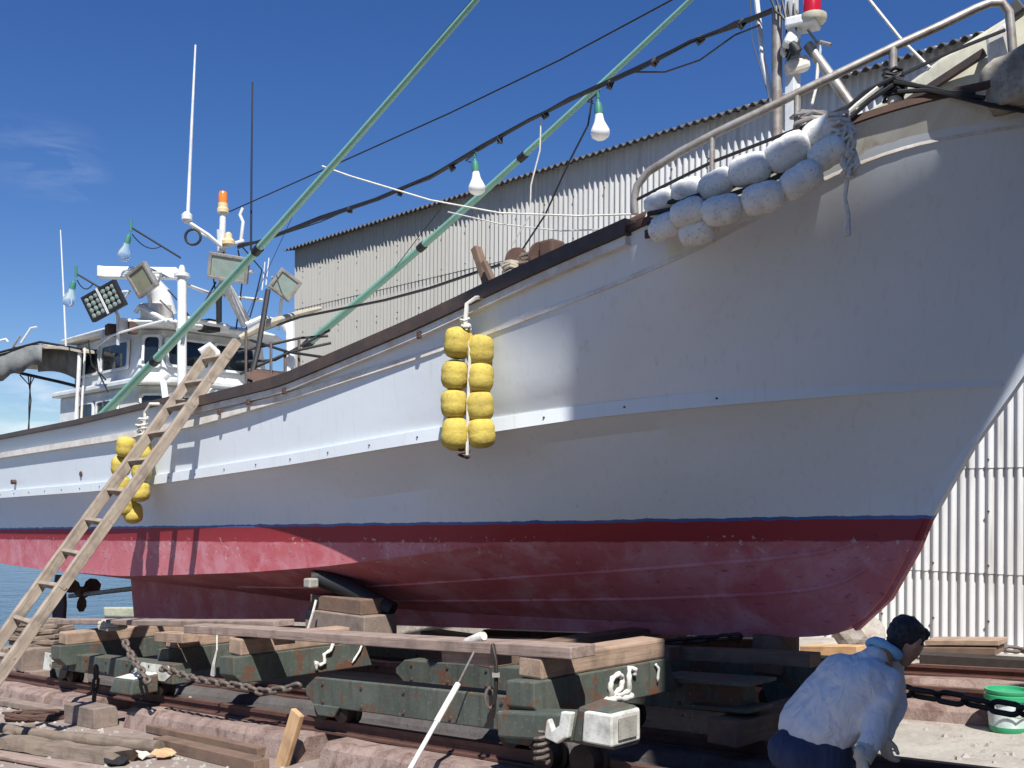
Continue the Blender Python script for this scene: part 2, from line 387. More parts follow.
# ------------------------------------------------------------------ hull data
XA = -15.6
def taper(full, x0, xe, p):
    def f(x):
        b = full * (1 - .08 * max(0, (-6 - x) / 9.5) ** 2)
        if x > x0: b *= max(0, 1 - ((x - x0) / (xe - x0)) ** p)
        return max(b, .045)
    return f
h_rail = taper(2.25, -1.5, 5.3, 4.0); h_ledge = taper(2.2, -1.5, 5.15, 3.7)
h_knu = taper(2.15, -1.6, 4.45, 2.15); h_chi = taper(1.87, -5.0, 3.85, 1.75); h_wl = taper(1.81, -5.0, 3.72, 1.78)
Z_RAIL = [(-15.6, 2.95), (-13.1, 2.91), (-9.27, 2.99), (-6.23, 3.12), (-5.75, 3.14), (-5.65, 3.0), (-5.2, 3.03), (-3.14, 3.14), (-.62, 3.52), (.3, 3.69), (1.52, 3.94), (2.2, 4.09), (3.7, 4.69), (4.03, 4.8), (4.35, 4.87), (4.65, 4.95), (5.3, 5.15)]
Z_LEDGE = [(-15.6, 2.52), (-13.19, 2.55), (-9.95, 2.62), (-7.71, 2.67), (-5.25, 2.76), (-2.84, 2.98), (-.68, 3.22), (.5, 3.37), (1.72, 3.6), (2.7, 3.88), (3.24, 4.18), (3.7, 4.44), (4.1, 4.56), (4.68, 4.67), (5.15, 4.74)]
Z_KNU = [(-15.6, 1.77), (-13.41, 1.79), (-8.88, 1.89), (-7.04, 1.96), (-5.38, 2.05), (-3.08, 2.18), (-.68, 2.35), (.22, 2.42), (1.25, 2.52), (2.54, 2.6), (3.48, 2.66), (4.37, 2.71)]
Z_WL = [(-15.6, 1.13), (3.7, 1.585)]
Z_CHI = [(-15.6, .5), (-14.03, .48), (-11.76, .47), (-8.5, .53), (-6.91, .63), (-4.69, .78), (-3.03, .93), (-1.65, 1.11), (-.05, 1.32), (1.55, 1.51), (2.69, 1.64), (3.6, 1.74)]
Z_KEEL = [(-15.6, .42), (-11.95, .3), (-11.87, -.55), (-5.95, -.14), (-.71, .2), (2.16, .39), (2.75, .46), (3.06, .58), (3.36, .9), (3.58, 1.33), (3.7, 1.6)]
Z_CAN = [(-15.6, .42), (-12, .3), (-9, .22), (-6, .18), (-3, .24), (-1, .32), (1, .42), (2.3, .52), (2.75, .6), (3.06, .72), (3.36, 1.02), (3.58, 1.4), (3.7, 1.65)]
def tab(T):
    def f(x):
        if x <= T[0][0]: return T[0][1]
        for (x0, z0), (x1, z1) in zip(T, T[1:]):
            if x <= x1: return z0 + (z1 - z0) * (x - x0) / (x1 - x0)
        return T[-1][1]
    return f
def smooth_tab(T, r=.35):
    f = tab(T)
    return lambda x: sum(f(x + r * k) for k in (-1, -.5, 0, .5, 1)) / 5 + DZ
z_rail = lambda x: (smooth_tab(Z_RAIL, .3)(x) if x > -4.5 else tab(Z_RAIL)(x) + DZ)
z_ledge = smooth_tab(Z_LEDGE); z_knu = smooth_tab(Z_KNU); z_wl = smooth_tab(Z_WL, .01)
z_chi = smooth_tab(Z_CHI); z_can = smooth_tab(Z_CAN, .08); zk_ = tab(Z_KEEL); z_keel = lambda x: zk_(x) + DZ

boat = empty('fishing_boat', B(-5, 0, z_keel(-5)), 'white fishing boat with red bottom hauled out on the slipway cradle', 'boat', rot=-math.pi / 4)
# boat local origin shifted: local x = lx+5, z = z - z_keel(-5)
ox = -5.0; oz = z_keel(-5)
# keep object-space paint formula valid: the hull mesh gets its own matrix at B0
HM = Matrix.Translation(B0) @ Matrix.Rotation(-math.pi / 4, 4, 'Z')

ts = sorted(set([i / 46 for i in range(47)] + [1 - (1 - i / 46) * .22 for i in range(0, 46, 2)] + [(x - XA) / (3.7 - XA) for x in (-11.95, -11.87)] + [.99, .996] + [(x - XA) / (5.15 - XA) for x in (-5.75, -5.65)]))
def section(t):
    X = lambda xe: XA + (xe - XA) * t
    xk = X(3.7); xc = X(3.72); xw = X(3.73); xn = X(4.42); xl = X(5.13); xr = X(5.28)
    hk, hw = h_knu(xn), h_wl(xw); zk, zw = z_knu(xn), z_wl(xw)
    hc, zc = h_chi(xc), z_chi(xc); zc = min(zc, zw + .14 * max(0, (xc + 1) / 4.6) + .0)
    P = [(xk, min(.09, h_chi(xk)), z_keel(xk)), (xk, min(.13, h_chi(xk)), z_can(xk) + .02)]
    for s_ in (.35, .7): P.append((lerp(xk, xc, s_), lerp(min(.13, hc), hc, s_), lerp(z_can(xk) + .02, zc, s_) - .05 * min(1, hc) * 4 * s_ * (1 - s_) * .6))
    P.append((xc, hc, zc))
    if zc < zw - .02: pass
    bow = min(1, max(0, (xn + 1.5) / 3))
    for s_, g in ((.3, .05), (.62, .16), (.86, .55)):
        g2 = lerp(g, s_ * .8, bow)
        P.append((lerp(xc, xn, s_), lerp(hc, hk, g2), lerp(zc, zk, s_)))
    P.append((xn, hk, zk)); P.append((lerp(xn, xl, .08), lerp(hk, h_ledge(xl), lerp(.12, .05, bow)), zk + .12))
    for s_ in (.25, .45, .62, .77, .89): P.append((lerp(xn, xl, s_), lerp(hk, h_ledge(xl), lerp(s_, s_ ** (.8 + 1.3 * min(1, max(0, xn - 1.3))), bow)), lerp(zk, z_ledge(xl), s_)))
    P.append((xl, h_ledge(xl), z_ledge(xl))); P.append((xr, h_rail(xr), z_rail(xr)))
    return P
mb = MB(); secs = []
for t_ in ts:
    P = section(t_)
    secs.append([B(x, -h, z) for x, h, z in reversed(P)] + [B(x, h, z) for x, h, z in P])
mb.sweep(secs, closed=False, caps=False)
n = len(secs[0])
mb.f.append(tuple(range(n))); k0 = (len(secs) - 1) * n
for i in range(n // 2 - 1): mb.f.append((k0 + i, k0 + i + 1, k0 + n - 2 - i, k0 + n - 1 - i))
hull = mb.build('hull', 'hull', boat, m=HM, smooth=22)
# bulwark inside + deck
mb = MB(); secs = []
for t_ in ts[1:-1]:
    x = XA + (5.15 - XA) * t_; hi = max(.03, h_rail(x) - .09); zd = z_ledge(x) - .04; hd = max(.03, h_ledge(x) - .1)
    secs.append([B(x, -h_rail(x) + .005, z_rail(x) + .004), B(x, -hi, z_rail(x) + .004), B(x, -hd, zd), B(x, 0, zd + .06), B(x, hd, zd), B(x, hi, z_rail(x) + .004), B(x, h_rail(x) - .005, z_rail(x) + .004)])
mb.sweep(secs, closed=False, caps=False).build('deck', 'white_rusty', boat, m=HM)

def strip(name, x0, x1, hf, zf, out, inn, lo, hi_, mat, n=60, both=True, label=None):
    mb = MB()
    for sg in ((-1, 1) if both else (-1,)):
        secs = []
        for i in range(n + 1):
            x = lerp(x0, x1, i / n); h = hf(x); z = zf(x); o_ = out(x) if callable(out) else out; h2 = hi_(x) if callable(hi_) else hi_
            secs.append([B(x, sg * (h - inn), z + lo), B(x, sg * (h + o_), z + lo), B(x, sg * (h + o_), z + h2), B(x, sg * (h - inn), z + h2)])
        mb.sweep(secs)
    return mb.build(name, mat, boat, m=HM, smooth=30, label=label)
strip('rub_rail', XA, 4.36, h_knu, z_knu, lambda x: .05 - .03 * max(0, min(1, (x - 2.5) / 1.8)), .04, -.005, .125, 'hull')
strip('bulwark_ledge', XA, -.3, h_ledge, z_ledge, lambda x: .07 - .055 * min(1, max(0, (x + 4) / 3.7)), .04, -.01, lambda x: .09 - .06 * min(1, max(0, (x + 4) / 3.7)), 'white_rusty')
strip('spray_moulding', -.3, 5.05, h_ledge, z_ledge, .014, .03, -.005, .03, 'white_rusty', 50)
strip('cap_rail', XA, -5.7, h_rail, z_rail, .09, .12, -.02, .055, 'brown_rail', 50)
strip('cap_rail', -5.62, 2.02, h_rail, z_rail, .085, .1, -.03, .1, 'brown_rail', 50)
strip('toe_strip', -5.62, 2.0, h_rail, lambda x: z_rail(x) - .09, .05, .03, -.02, .055, 'white_rusty', 50)
strip('cap_rail', 2.02, 5.1, h_rail, z_rail, .04, .12, -.01, .045, 'rust', 40, label='rust-stained cap rail round the bow')
mb = MB()
for sg in (-1, 1):
    secs = []
    for i in range(41):
        x = lerp(2.3, 5.08, i / 40); secs.append([B(x, sg * (h_ledge(x) + .007), z_ledge(x) + .02), B(x, sg * (lerp(h_ledge(x), h_rail(x), .5) + .008), lerp(z_ledge(x), z_rail(x), .5)), B(x, sg * (h_rail(x) + .008), z_rail(x) - .012), B(x, sg * (h_rail(x) - .02), z_rail(x) - .012), B(x, sg * (h_ledge(x) - .03), z_ledge(x) + .02)])
    mb.sweep(secs)
mb.build('bow_bulwark', 'bulwark_cream', boat, m=HM, smooth=40, label='cream rust-streaked bulwark of the bow')
# stem post
mb = MB(); pts = [B(x, 0, z + DZ) for x, z in [(3.02, .56), (3.34, .87), (3.6, 1.33), (3.7, 1.58), (4.07, 2.22), (4.39, 2.66), (4.66, 3.05), (4.92, 3.7), (5.13, 4.4), (5.26, 5.05)]]
secs = []
for i, p in enumerate(pts):
    d = (pts[min(i + 1, 9)] - pts[max(i - 1, 0)]).normalized(); nn = d.cross(N).normalized()
    if nn.dot(D) < 0: nn = -nn
    secs.append([p - nn * .06 - N * .06, p + nn * .035 - N * .045, p + nn * .035 + N * .045, p - nn * .06 + N * .06])
mb.sweep(secs).build('stem_post', 'hull', boat, m=HM, smooth=30)
# spray strakes on the red bottom
mb = MB()
for u0, pix in (('a', [(545, 587), (640, 574), (790, 558), (885, 545)]), ('b', [(545, 604), (700, 592), (868, 580)])):
    pass
for fr, xs in ((.62, (-6, 3.3)), (.3, (-4, 3.2))):
    for sg in (-1, 1):
        secs = []
        for i in range(41):
            x = lerp(xs[0], xs[1], i / 40); hc = h_chi(x); h = lerp(.13, hc, fr); z = lerp(z_can(x) + .02, z_chi(x), fr) - .05 * min(1, hc) * 4 * fr * (1 - fr) * .6
            if hc < .16: h = min(h, hc + .01)
            secs.append([B(x, sg * (h - .02), z + .015), B(x, sg * (h + .014), z - .012), B(x, sg * (h + .016), z + .004), B(x, sg * (h + .01), z + .02)])
        mb.sweep(secs)
mb.build('bottom_strake', 'hull', boat, m=HM)
# propeller, shaft, rudder
shaft = [PB(155, 586, 0), PB(70, 596, 0)]
MB().tube(shaft, .05, 10).build('propeller_shaft', 'steel', boat, smooth=True)
pc = PB(82, 592, 0)
mb = MB(); mb.lathe(Matrix.Translation(pc) @ frame(D, UP).to_4x4() @ Matrix.Rotation(math.pi / 2, 4, 'Y'), [(.03, -.22), (.11, -.14), (.13, .1), (.1, .16)], 14)
for k in range(3):
    a = k * 2 * math.pi / 3 + .5; rd = N * math.cos(a) + UP * math.sin(a); tg = D * .5 + rd.cross(D) * .8
    tg.normalize(); bl = []
    for r_, c in ((.08, .07), (.2, .16), (.32, .17), (.42, .08)):
        bl.append([pc + rd * r_ - tg * c, pc + rd * r_ + D * .015, pc + rd * r_ + tg * c, pc + rd * r_ - D * .015])
    mb.sweep(bl)
mb.build('propeller', 'rust', boat, smooth=True)
rd0 = PB(62, 600, 0)
poly = [rd0 + D * x + UP * z for x, z in ((-.45, -.62), (.12, -.62), (.2, -.1), (.12, .55), (-.3, .55), (-.52, 0))]
MB().prism([p - N * .04 for p in poly], N * .08).build('rudder', 'rust', boat, bevel=.02)

# ------------------------------------------------------------------ wheelhouse
def housepoly(x0, x1, hb, c, z, cy=None):
    cy = cy or c
    return [B(x0, -hb, z), B(x1 - c, -hb, z), B(x1, -hb + cy, z), B(x1, hb - cy, z), B(x1 - c, hb, z), B(x0, hb, z)]
zu0, zu1 = 4.22, 5.12
def loft(polys): return MB().sweep(polys)
low = loft([housepoly(-12.1, -8.45, 1.45, .35, 2.7), housepoly(-12.1, -8.5, 1.42, .35, 4.05)])
wh = low.build('wheelhouse', 'white', boat, m=HM, bevel=.03)
loft([housepoly(-12.15, -8.25, 1.56, .4, 4.05), housepoly(-12.15, -8.25, 1.56, .4, 4.16)]).build('bridge_ledge', 'white', wh, m=HM, bevel=.03)
loft([housepoly(-11.9, -8.85, 1.25, .3, 4.16), housepoly(-11.9, -9.0, 1.2, .3, 5.06)]).build('bridge', 'white', wh, m=HM, bevel=.03)
loft([housepoly(-12.0, -8.62, 1.42, .42, 5.06), housepoly(-12.0, -8.58, 1.46, .42, 5.13), housepoly(-11.9, -8.8, 1.25, .4, 5.22)]).build('bridge_roof', 'white', wh, m=HM, bevel=.02)
def quad_window(a, b, z0, z1, lean, parent, inset=.06, name='window'):
    """framed pane on the vertical wall through plan points a,b (local x,y)"""
    a = V(a); b = V(b); d = (b - a); L = d.length; d /= L
    nrm = V((d.y, -d.x))
    def pt(s_, z, o): 
        q = a + d * s_ + nrm * (o); return B(q.x, q.y, z)
    r = .06
    def ring(o, k):
        res = []
        for cx, cz, a0 in ((L - k - r, z1 - k - r, 0), (k + r, z1 - k - r, 90), (k + r, z0 + k + r, 180), (L - k - r, z0 + k + r, 270)):
            for j in range(4):
                an = math.radians(a0 + j * 30); ss = cx + r * math.cos(an); zz = cz + r * math.sin(an)
                res.append(pt(ss, zz, o - lean * (zz - z0)))
        return res
    fr = MB(); fr.sweep([ring(.0, 0), ring(.035, 0.005), ring(.035, .045), ring(.0, .045)], caps=False)
    f = fr.build(name, 'white', parent, m=HM)
    p = MB(); rg = ring(.012, .04); rb = ring(-.01, .04); n_ = len(rg)
    p.sweep([rb, rg]).build(name + '_pane', 'glass', parent, m=HM)
# starboard is negative y: bridge side
for x0, x1 in ((-11.55, -10.75), (-10.68, -9.55)):
    quad_window((x0, -1.25), (x1, -1.25), 4.4, 4.92, .05, wh)
quad_window((-9.17 + .04, -1.25 + .03), (-8.87 - .02, -.95 - .04), 4.38, 4.95, .1, wh)
for y0, y1 in ((-.92, -.1), (-.02, .8)):
    quad_window((-8.85, y0), (-8.85, y1), 4.4, 4.92, .15, wh)
for x0, x1 in ((-11.2, -10.5), (-10.4, -9.5)):
    quad_window((x0, -1.45), (x1, -1.45), 3.45, 3.9, .03, wh)
quad_window((-8.8 + .02, -1.45 + .02), (-8.47, -1.12), 3.4, 3.92, .06, wh)
for y0, y1 in ((-1.05, -.35), (-.25, .5)):
    quad_window((-8.45, y0), (-8.45, y1), 3.42, 3.9, .03, wh)
# pale panels / boxes beside the house
beam('side_locker', B(-12.0, -1.52, 3.25), B(-9.7, -1.52, 3.25), .1, .28, 'white_rusty', wh)
# radar
rp = B(-9.9, -.5, 5.2)
rad = MB().lathe(Matrix.Translation(rp), [(.2, 0), (.2, .28), (.13, .36), (.1, .5)], 18).build('radar', 'white', boat, smooth=True)
MB().sweep([[W(u, v, Y) for (u, v, Y) in ((u0, v0 - 6, y0 - .05), (u0, v0 + 5, y0 - .09), (u0, v0 + 7.5, y0 + .05), (u0, v0 - 4, y0 + .1))] for (u0, v0, y0) in ((97, 271, 17.2), (105, 272, 17.2), (140, 272.5, 17.4), (176, 273, 17.65), (181, 277, 17.7))]).build('scanner_bar', 'white', rad, bevel=.02)
MB().tube([W(150, 278, 17.4), W(160, 292, 17.5), W(165, 315, 17.6)], [.1, .16, .2], 12).build('radar_post', 'white', rad, smooth=True)

# roof frame and masts (white tubes)
def T(name, pts, r, mat='white', parent=None, seg=8): return MB().tube(pts, r, seg).build(name, mat, parent or boat, smooth=True)
mast = T('main_mast', [W(182, 390, 16.6), W(182, 277, 16.9)], .075, 'white', seg=12)
MB().lathe(Matrix.Translation(W(182, 275, 16.9)), [(.13, -.03), (.13, .02), (.06, .05), (.05, .12), (.03, .16)], 14).build('mast_lamp', 'white', mast, smooth=True)
T('mast_crossbar', [W(184, 284, 16.9), W(215, 295, 17.6), W(262, 300, 18.4)], .03)
T('mast_crossbar', [W(184, 318, 16.9), W(228, 327, 17.8)], .045)
T('mast_crossbar', [W(168, 322, 16.8), W(140, 306, 17.2), W(136, 312, 17.3)], .04)
T('mast_strut', [W(245, 325, 18.1), W(222, 280, 17.6), W(221, 230, 17.5)], .075)
T('mast_strut', [W(196, 322, 17), W(222, 282, 17.6)], .04)
T('mast_strut', [W(250, 322, 18.2), W(228, 282, 17.7)], .03)
T('antenna_arm', [W(188, 222, 17.2), W(208, 235, 17.3), W(222, 247, 17.4), W(243, 241, 17.8)], .035)
T('antenna_arm', [W(192, 229, 17.2), W(222, 244, 17.4)], .02)
b1 = T('beacon_post', [W(222, 250, 17.5), W(223, 212, 17.5)], .055, 'white', seg=12)
bm_ = Matrix.Translation(W(223, 211, 17.5))
MB().lathe(bm_, [(.1, -.03), (.1, .03), (.085, .05), (.085, .13)], 16).build('beacon_base', 'beige', b1, smooth=True)
MB().lathe(bm_ @ Matrix.Translation((0, 0, .13)), [(.075, 0), (.075, .16), (.055, .2), (.01, .215)], 16).build('beacon_lens', 'orange', b1, smooth=True)
MB().lathe(Matrix.Translation(W(228.5, 241, 17.4)), [(.11, -.06), (.11, .0), (.07, .04), (.06, .12), (.02, .15)], 14).build('mushroom_antenna', 'beige', boat, smooth=True)
T('whip_antenna', [W(187, 222, 17.2), W(188, 212, 17.2), W(191.5, 130, 17.25), W(195.5, 45, 17.3)], [.045, .03, .024, .016])
MB().lathe(Matrix.Translation(W(187, 218, 17.2)), [(.05, -.08), (.09, -.03), (.09, .05), (.04, .1)], 12).build('antenna_mount', 'white', boat, smooth=True)
T('whip_antenna', [W(251, 250, 17.8), W(251.5, 170, 17.85), W(252.5, 82, 17.9)], [.02, .018, .012], 'blackcable')
T('whip_antenna', [W(66, 346, 18.0), W(63, 280, 18.05), W(60.5, 230, 18.1)], [.018, .014, .01])
T('thin_antenna', [W(262, 290, 18.3), W(265, 262, 18.3)], .012)
T('thin_antenna', [W(266, 285, 18.3), W(269, 258, 18.3)], .012)
T('gps_antenna', [W(241, 240, 17.8), W(243, 222, 17.8), W(240, 215, 17.8), W(243, 208, 17.8)], .03)
cp = W(193, 237, 17.2)
T('cable_coil', [cp + V((math.cos(k * .45) * .13, 0, math.sin(k * .45) * .13)) for k in range(29)], .022, 'blackcable')
# floodlights: frame, lens
def flood(c, wpx, hpx, roll, yaw, pitch, mat='lens', grid=None, name='floodlight'):
    Y = c.y; w = wpx * Y / F; h = hpx * Y / F
    m = Matrix.Translation(c) @ Matrix.Rotation(math.radians(yaw), 4, 'Z') @ Matrix.Rotation(math.radians(pitch), 4, 'X') @ Matrix.Rotation(math.radians(roll), 4, 'Y')
    d = .16
    mb = MB()
    f0 = [m @ V((x * w / 2, -.04, z * h / 2)) for x, z in ((-1, -1), (1, -1), (1, 1), (-1, 1))]
    f1 = [m @ V((x * (w / 2 - .05), -.04, z * (h / 2 - .05))) for x, z in ((-1, -1), (1, -1), (1, 1), (-1, 1))]
    f2 = [m @ V((x * (w / 2 - .055), .0, z * (h / 2 - .055))) for x, z in ((-1, -1), (1, -1), (1, 1), (-1, 1))]
    bk = [m @ V((x * w * .34, d, z * h * .34)) for x, z in ((-1, -1), (1, -1), (1, 1), (-1, 1))]
    e = [m @ V((x * w / 2, .05, z * h / 2)) for x, z in ((-1, -1), (1, -1), (1, 1), (-1, 1))]
    mb.sweep([bk, e, f0, f1, f2])
    o = mb.build(name, 'steel' if grid is None else 'black', boat, bevel=.006)
    if grid:
        nx, nz = grid
        for side in (-1, 1):
            g = MB()
            for i in range(nx):
                for j in range(nz):
                    cx = side * w * .25 + (i - (nx - 1) / 2) * w * .42 / nx; cz = (j - (nz - 1) / 2) * h * .84 / nz
                    g.lathe(m @ Matrix.Translation((cx, -.01, cz)) @ Matrix.Rotation(math.pi / 2, 4, 'X'), [(.02, 0), (.038, .005), (.045, .02), (.02, .03)], 8)
            g.build('led_lens', 'lens', o, smooth=True)
        MB().box(m @ Matrix.Translation((0, -.045, 0)), .03, .03, h).build('centre_bar', 'white', o)
    else:
        MB().box(m @ Matrix.Translation((0, -.012, 0)), w - .11, .014, h - .11).build('lens', mat, o)
        mb = MB()
        for k in range(-3, 4): mb.box(m @ Matrix.Translation((k * w * .09, d * .95, 0)), .012, .1, h * .6)
        mb.build('cooling_fin', 'steel', o)
    MB().tube([m @ V((-w * .5, .04, 0)), m @ V((-w * .52, .25, 0)), m @ V((0, .3, -.12)), m @ V((w * .52, .25, 0)), m @ V((w * .5, .04, 0))], .02, 6).build('bracket', 'white', o)
    return o
flood(W(104, 301, 16.9), 43, 27, -22, -14, 12, grid=(3, 4))
flood(W(142, 280, 16.8), 27, 27, -26, -20, 14, 'lens_amber')
flood(W(228.5, 268, 17.2), 41, 26, 10, -5, 12)
flood(W(285, 285, 18.2), 25, 24, 33, 22, 10)
T('floodlight_post', [W(118, 345, 17.2), W(118, 315, 17.1), W(112, 305, 17.1)], .03)
T('floodlight_post', [W(150, 325, 17.2), W(150, 300, 17.1), W(146, 286, 17.05)], .035)
T('floodlight_post', [W(278, 330, 18.6), W(282, 296, 18.5)], .03)
# roof clutter: tube frame, boxes, cables
MB().hexa([W(140, 322, 17.3), W(158, 324, 17.0), W(172, 324, 17.5), W(155, 321, 17.8), W(140, 303, 17.3), W(158, 303, 17.0), W(172, 304, 17.5), W(155, 303, 17.8)]).build('roof_box', 'white_rusty', boat, bevel=.02)
for k, (u, v, Y, sx_, sz_) in enumerate(((113, 330, 17.3, .22, .18), (124, 325, 17.2, .2, .2), (133, 328, 17.1, .14, .2), (106, 335, 17.5, .15, .15))):
    MB().box(Matrix.Translation(W(u, v, Y)) @ Matrix.Rotation(.6, 4, 'Z'), sx_, sx_, sz_).build('junction_box', ('rust', 'white_rusty', 'rust', 'white')[k], boat, bevel=.015)
MB().box(Matrix.Translation(W(209, 326, 17.6)) @ Matrix.Rotation(-.6, 4, 'Z'), .3, .25, .2).build('horn_box', 'black', boat, bevel=.01)
T('roof_rail', [W(95, 348, 17.6), W(110, 336, 17.2), W(136, 328, 16.9), W(165, 320, 16.8), W(178, 322, 16.9)], .02)
for pts in ([(218, 322, 17.5), (216, 295, 17.5), (213, 275, 17.4), (224, 252, 17.5)], [(197, 318, 17.2), (206, 300, 17.3), (216, 282, 17.4)], [(160, 300, 17.1), (172, 312, 17.1), (176, 330, 17)], [(168, 290, 17.2), (182, 305, 16.95), (190, 318, 17)],
            [(236, 330, 18), (240, 300, 18), (243, 275, 18), (238, 250, 17.7)], [(246, 330, 18.2), (255, 300, 18.2), (262, 270, 18.2), (240, 244, 17.8)], [(95, 350, 17.6), (98, 372, 17.5), (108, 392, 17.3)], [(88, 340, 17.7), (92, 365, 17.6), (106, 380, 17.4)]):
    T('wire', [W(*p) for p in pts], .014, 'blackcable', seg=5)
T('signal_arm', [W(219, 295, 17.4), W(219, 322, 17.5)], .05, 'black')
# fishing lamps on outriggers
def lamp(base, ang, parent, clear=True):
    m = Matrix.Translation(base) @ Matrix.Rotation(ang, 4, 'Y') @ Matrix.Rotation(math.pi, 4, 'X')
    a = MB().lathe(m, [(.015, -.03), (.02, 0), (.04, .02), (.05, .08), (.05, .14)], 14).build('lamp_socket', 'socket', parent, smooth=True)
    MB().lathe(m @ Matrix.Translation((0, 0, .14)), ([(.045, 0), (.05, .05), (.1, .16), (.105, .22), (.07, .29), (.01, .31)] if clear else [(.045, 0), (.05, .04), (.06, .09), (.1, .17), (.112, .2), (.112, .225), (.095, .265), (.05, .295), (.01, .305)]), 16).build('lamp_bulb', 'bulb' if clear else 'bulb_white', parent, smooth=True)
    return a
for (u0, v0, Y0), (u1, v1, Y1), tip in (((132, 228, 17.0), (181, 258, 17.3), (131, 224)), ((77, 274, 17.2), (104, 290, 17.3), (76, 270))):
    o = T('lamp_arm', [W(u0, v0, Y0), W(u1, v1, Y1)], .016, 'black')
    T('lamp_wire', catenary(W(u0, v0 + 6, Y0), W(lerp(u0, u1, .6), lerp(v0, v1, .6), lerp(Y0, Y1, .6)), .12, 10), .01, 'blackcable', o, 5)
    T('arm_tip', [W(u0 - 1, v0 - 8, Y0), W(u0 - 1, v0 + 3, Y0)], .025, 'socket', o)
    lamp(W(u0 - 3, v0 + 7, Y0), math.radians(14), o)

# aft canopy
can = MB(); secs = []
for i, (u, vt, vb, Y) in enumerate(((-40, 362, 386, 19.2), (0, 352, 378, 19.0), (20, 345, 374, 18.9), (40, 344, 362, 18.7), (46, 346, 352, 18.6), (60, 346, 352, 18.4), (80, 350, 356, 18.2))):
    dr = .9 if u < 45 else .15
    far = W(u, vt, Y) + N * 2.2 + UP * .05
    secs.append([W(u, vt, Y), far, far - UP * .05, W(u, vt + 2.5, Y)])
can.sweep(secs); cano = can.build('canopy', 'canvas_pale', boat)
mb = MB(); secs = []
for i in range(22):
    t_ = i / 21; u = lerp(-40, 42, t_); vt = lerp(364, 345, min(1, t_ * 1.1)); vb = lerp(392, 362, t_ ** 1.3) + 2 * math.sin(i * 1.3)
    o = .02 * math.sin(i * 1.7); Y = lerp(19.2, 18.7, t_) - .05
    secs.append([W(u, vt, Y), W(u, lerp(vt, vb, .5), Y - .02 + o), W(u, vb, Y + o), W(u, vb, Y + .02 + o), W(u, lerp(vt, vb, .5), Y + .01 + o), W(u, vt, Y + .03)])
mb.sweep(secs).build('canopy_flap', 'canvas', cano, smooth='all')
mb = MB(); secs = []
for i in range(16):
    t_ = i / 15; u = lerp(38, 82, t_); vt = lerp(346, 351, t_); vb = lerp(372, 383, t_) - 5 * math.sin(t_ * 3.1); Y = lerp(19.6, 19.0, t_); o = .06 * math.sin(i * 2.1)
    secs.append([W(u, vt, Y - .4), W(u, lerp(vt, vb, .6) + 2 * math.sin(i * 1.9), Y - .2 + o), W(u, vb, Y + o), W(u, vb, Y + .03 + o), W(u, vt, Y - .35)])
mb.sweep(secs).build('canopy_lining', 'canvas', cano, smooth='all')
T('canopy_bar', [W(20, 373, 19.6), W(60, 382, 19.2), W(84, 388, 18.9)], .03, 'black', cano)
T('canopy_bar', [W(-30, 360, 19.0), W(40, 342, 18.7), W(82, 349, 18.2)], .022, 'black', cano)
for k, x in enumerate((8, 24)): T('canopy_batten', [W(x - 6, 357 - k * 7, 18.95), W(x - 6, 357 - k * 7, 18.95) + N * 2.0], .02, 'rust', cano)
T('canopy_pole', [W(80, 348, 18.3), W(76, 425, 18.2)], .035, 'white', cano)
T('canopy_pole', [W(85, 348, 18.1), W(81, 425, 18.0)], .02, 'white_rusty', cano)
for pts in ([(28, 375, 19), (31, 400, 19), (28, 432, 19)], [(31, 375, 19), (29, 405, 19), (29, 432, 19)], [(20, 375, 19), (30, 386, 19), (35, 375, 19)]):
    T('tie_cord', [W(*p) for p in pts], .012, 'blackcable', cano, 5)
T('canopy_hook', [W(-2, 341, 19), W(6, 339, 19), W(8, 342, 19)], .02, 'white', cano)
T('canopy_hook', [W(21, 343, 18.9), W(31, 328, 18.9), W(37, 327, 18.9)], .02, 'white', cano)
T('canopy_hook', [W(12, 348, 18.9), W(20, 336, 18.9)], .02, 'steel', cano)

# outrigger poles
def pole(p0, p1, r0, r1, k=(.32, .66)):
    n_ = 12; pts = [p0.lerp(p1, i / n_) - UP * .1 * math.sin(math.pi * i / n_) for i in range(n_ + 1)]
    o = MB().tube(pts, [lerp(r0, r1, i / n_) for i in range(n_ + 1)], 12).build('outrigger_pole', 'green_pole', boat, smooth=True)
    d = (p1 - p0).normalized()
    for kk in k:
        c = p0.lerp(p1, kk) - UP * .1 * math.sin(math.pi * kk)
        MB().tube([c - d * .07, c + d * .07], lerp(r0, r1, kk) + .012, 12).build('pole_band', 'black', o, smooth=True)
    MB().tube([p0 - d * .2, p0 + d * .02], r0 + .01, 12).build('pole_end_cap', 'black', o, smooth=True)
    return o
pole(PB(100, 418, -1.62), PB(497, -24, -1.62), .075, .03, (.21, .52))
pole(PB(311, 341, 1.5), PB(716, -24, 1.5), .07, .03, (.36, .62))
T('pole_crutch', [PB(178, 330, -1.5), PB(186, 323, -1.2), PB(182, 345, -1.3)], .035, 'white')

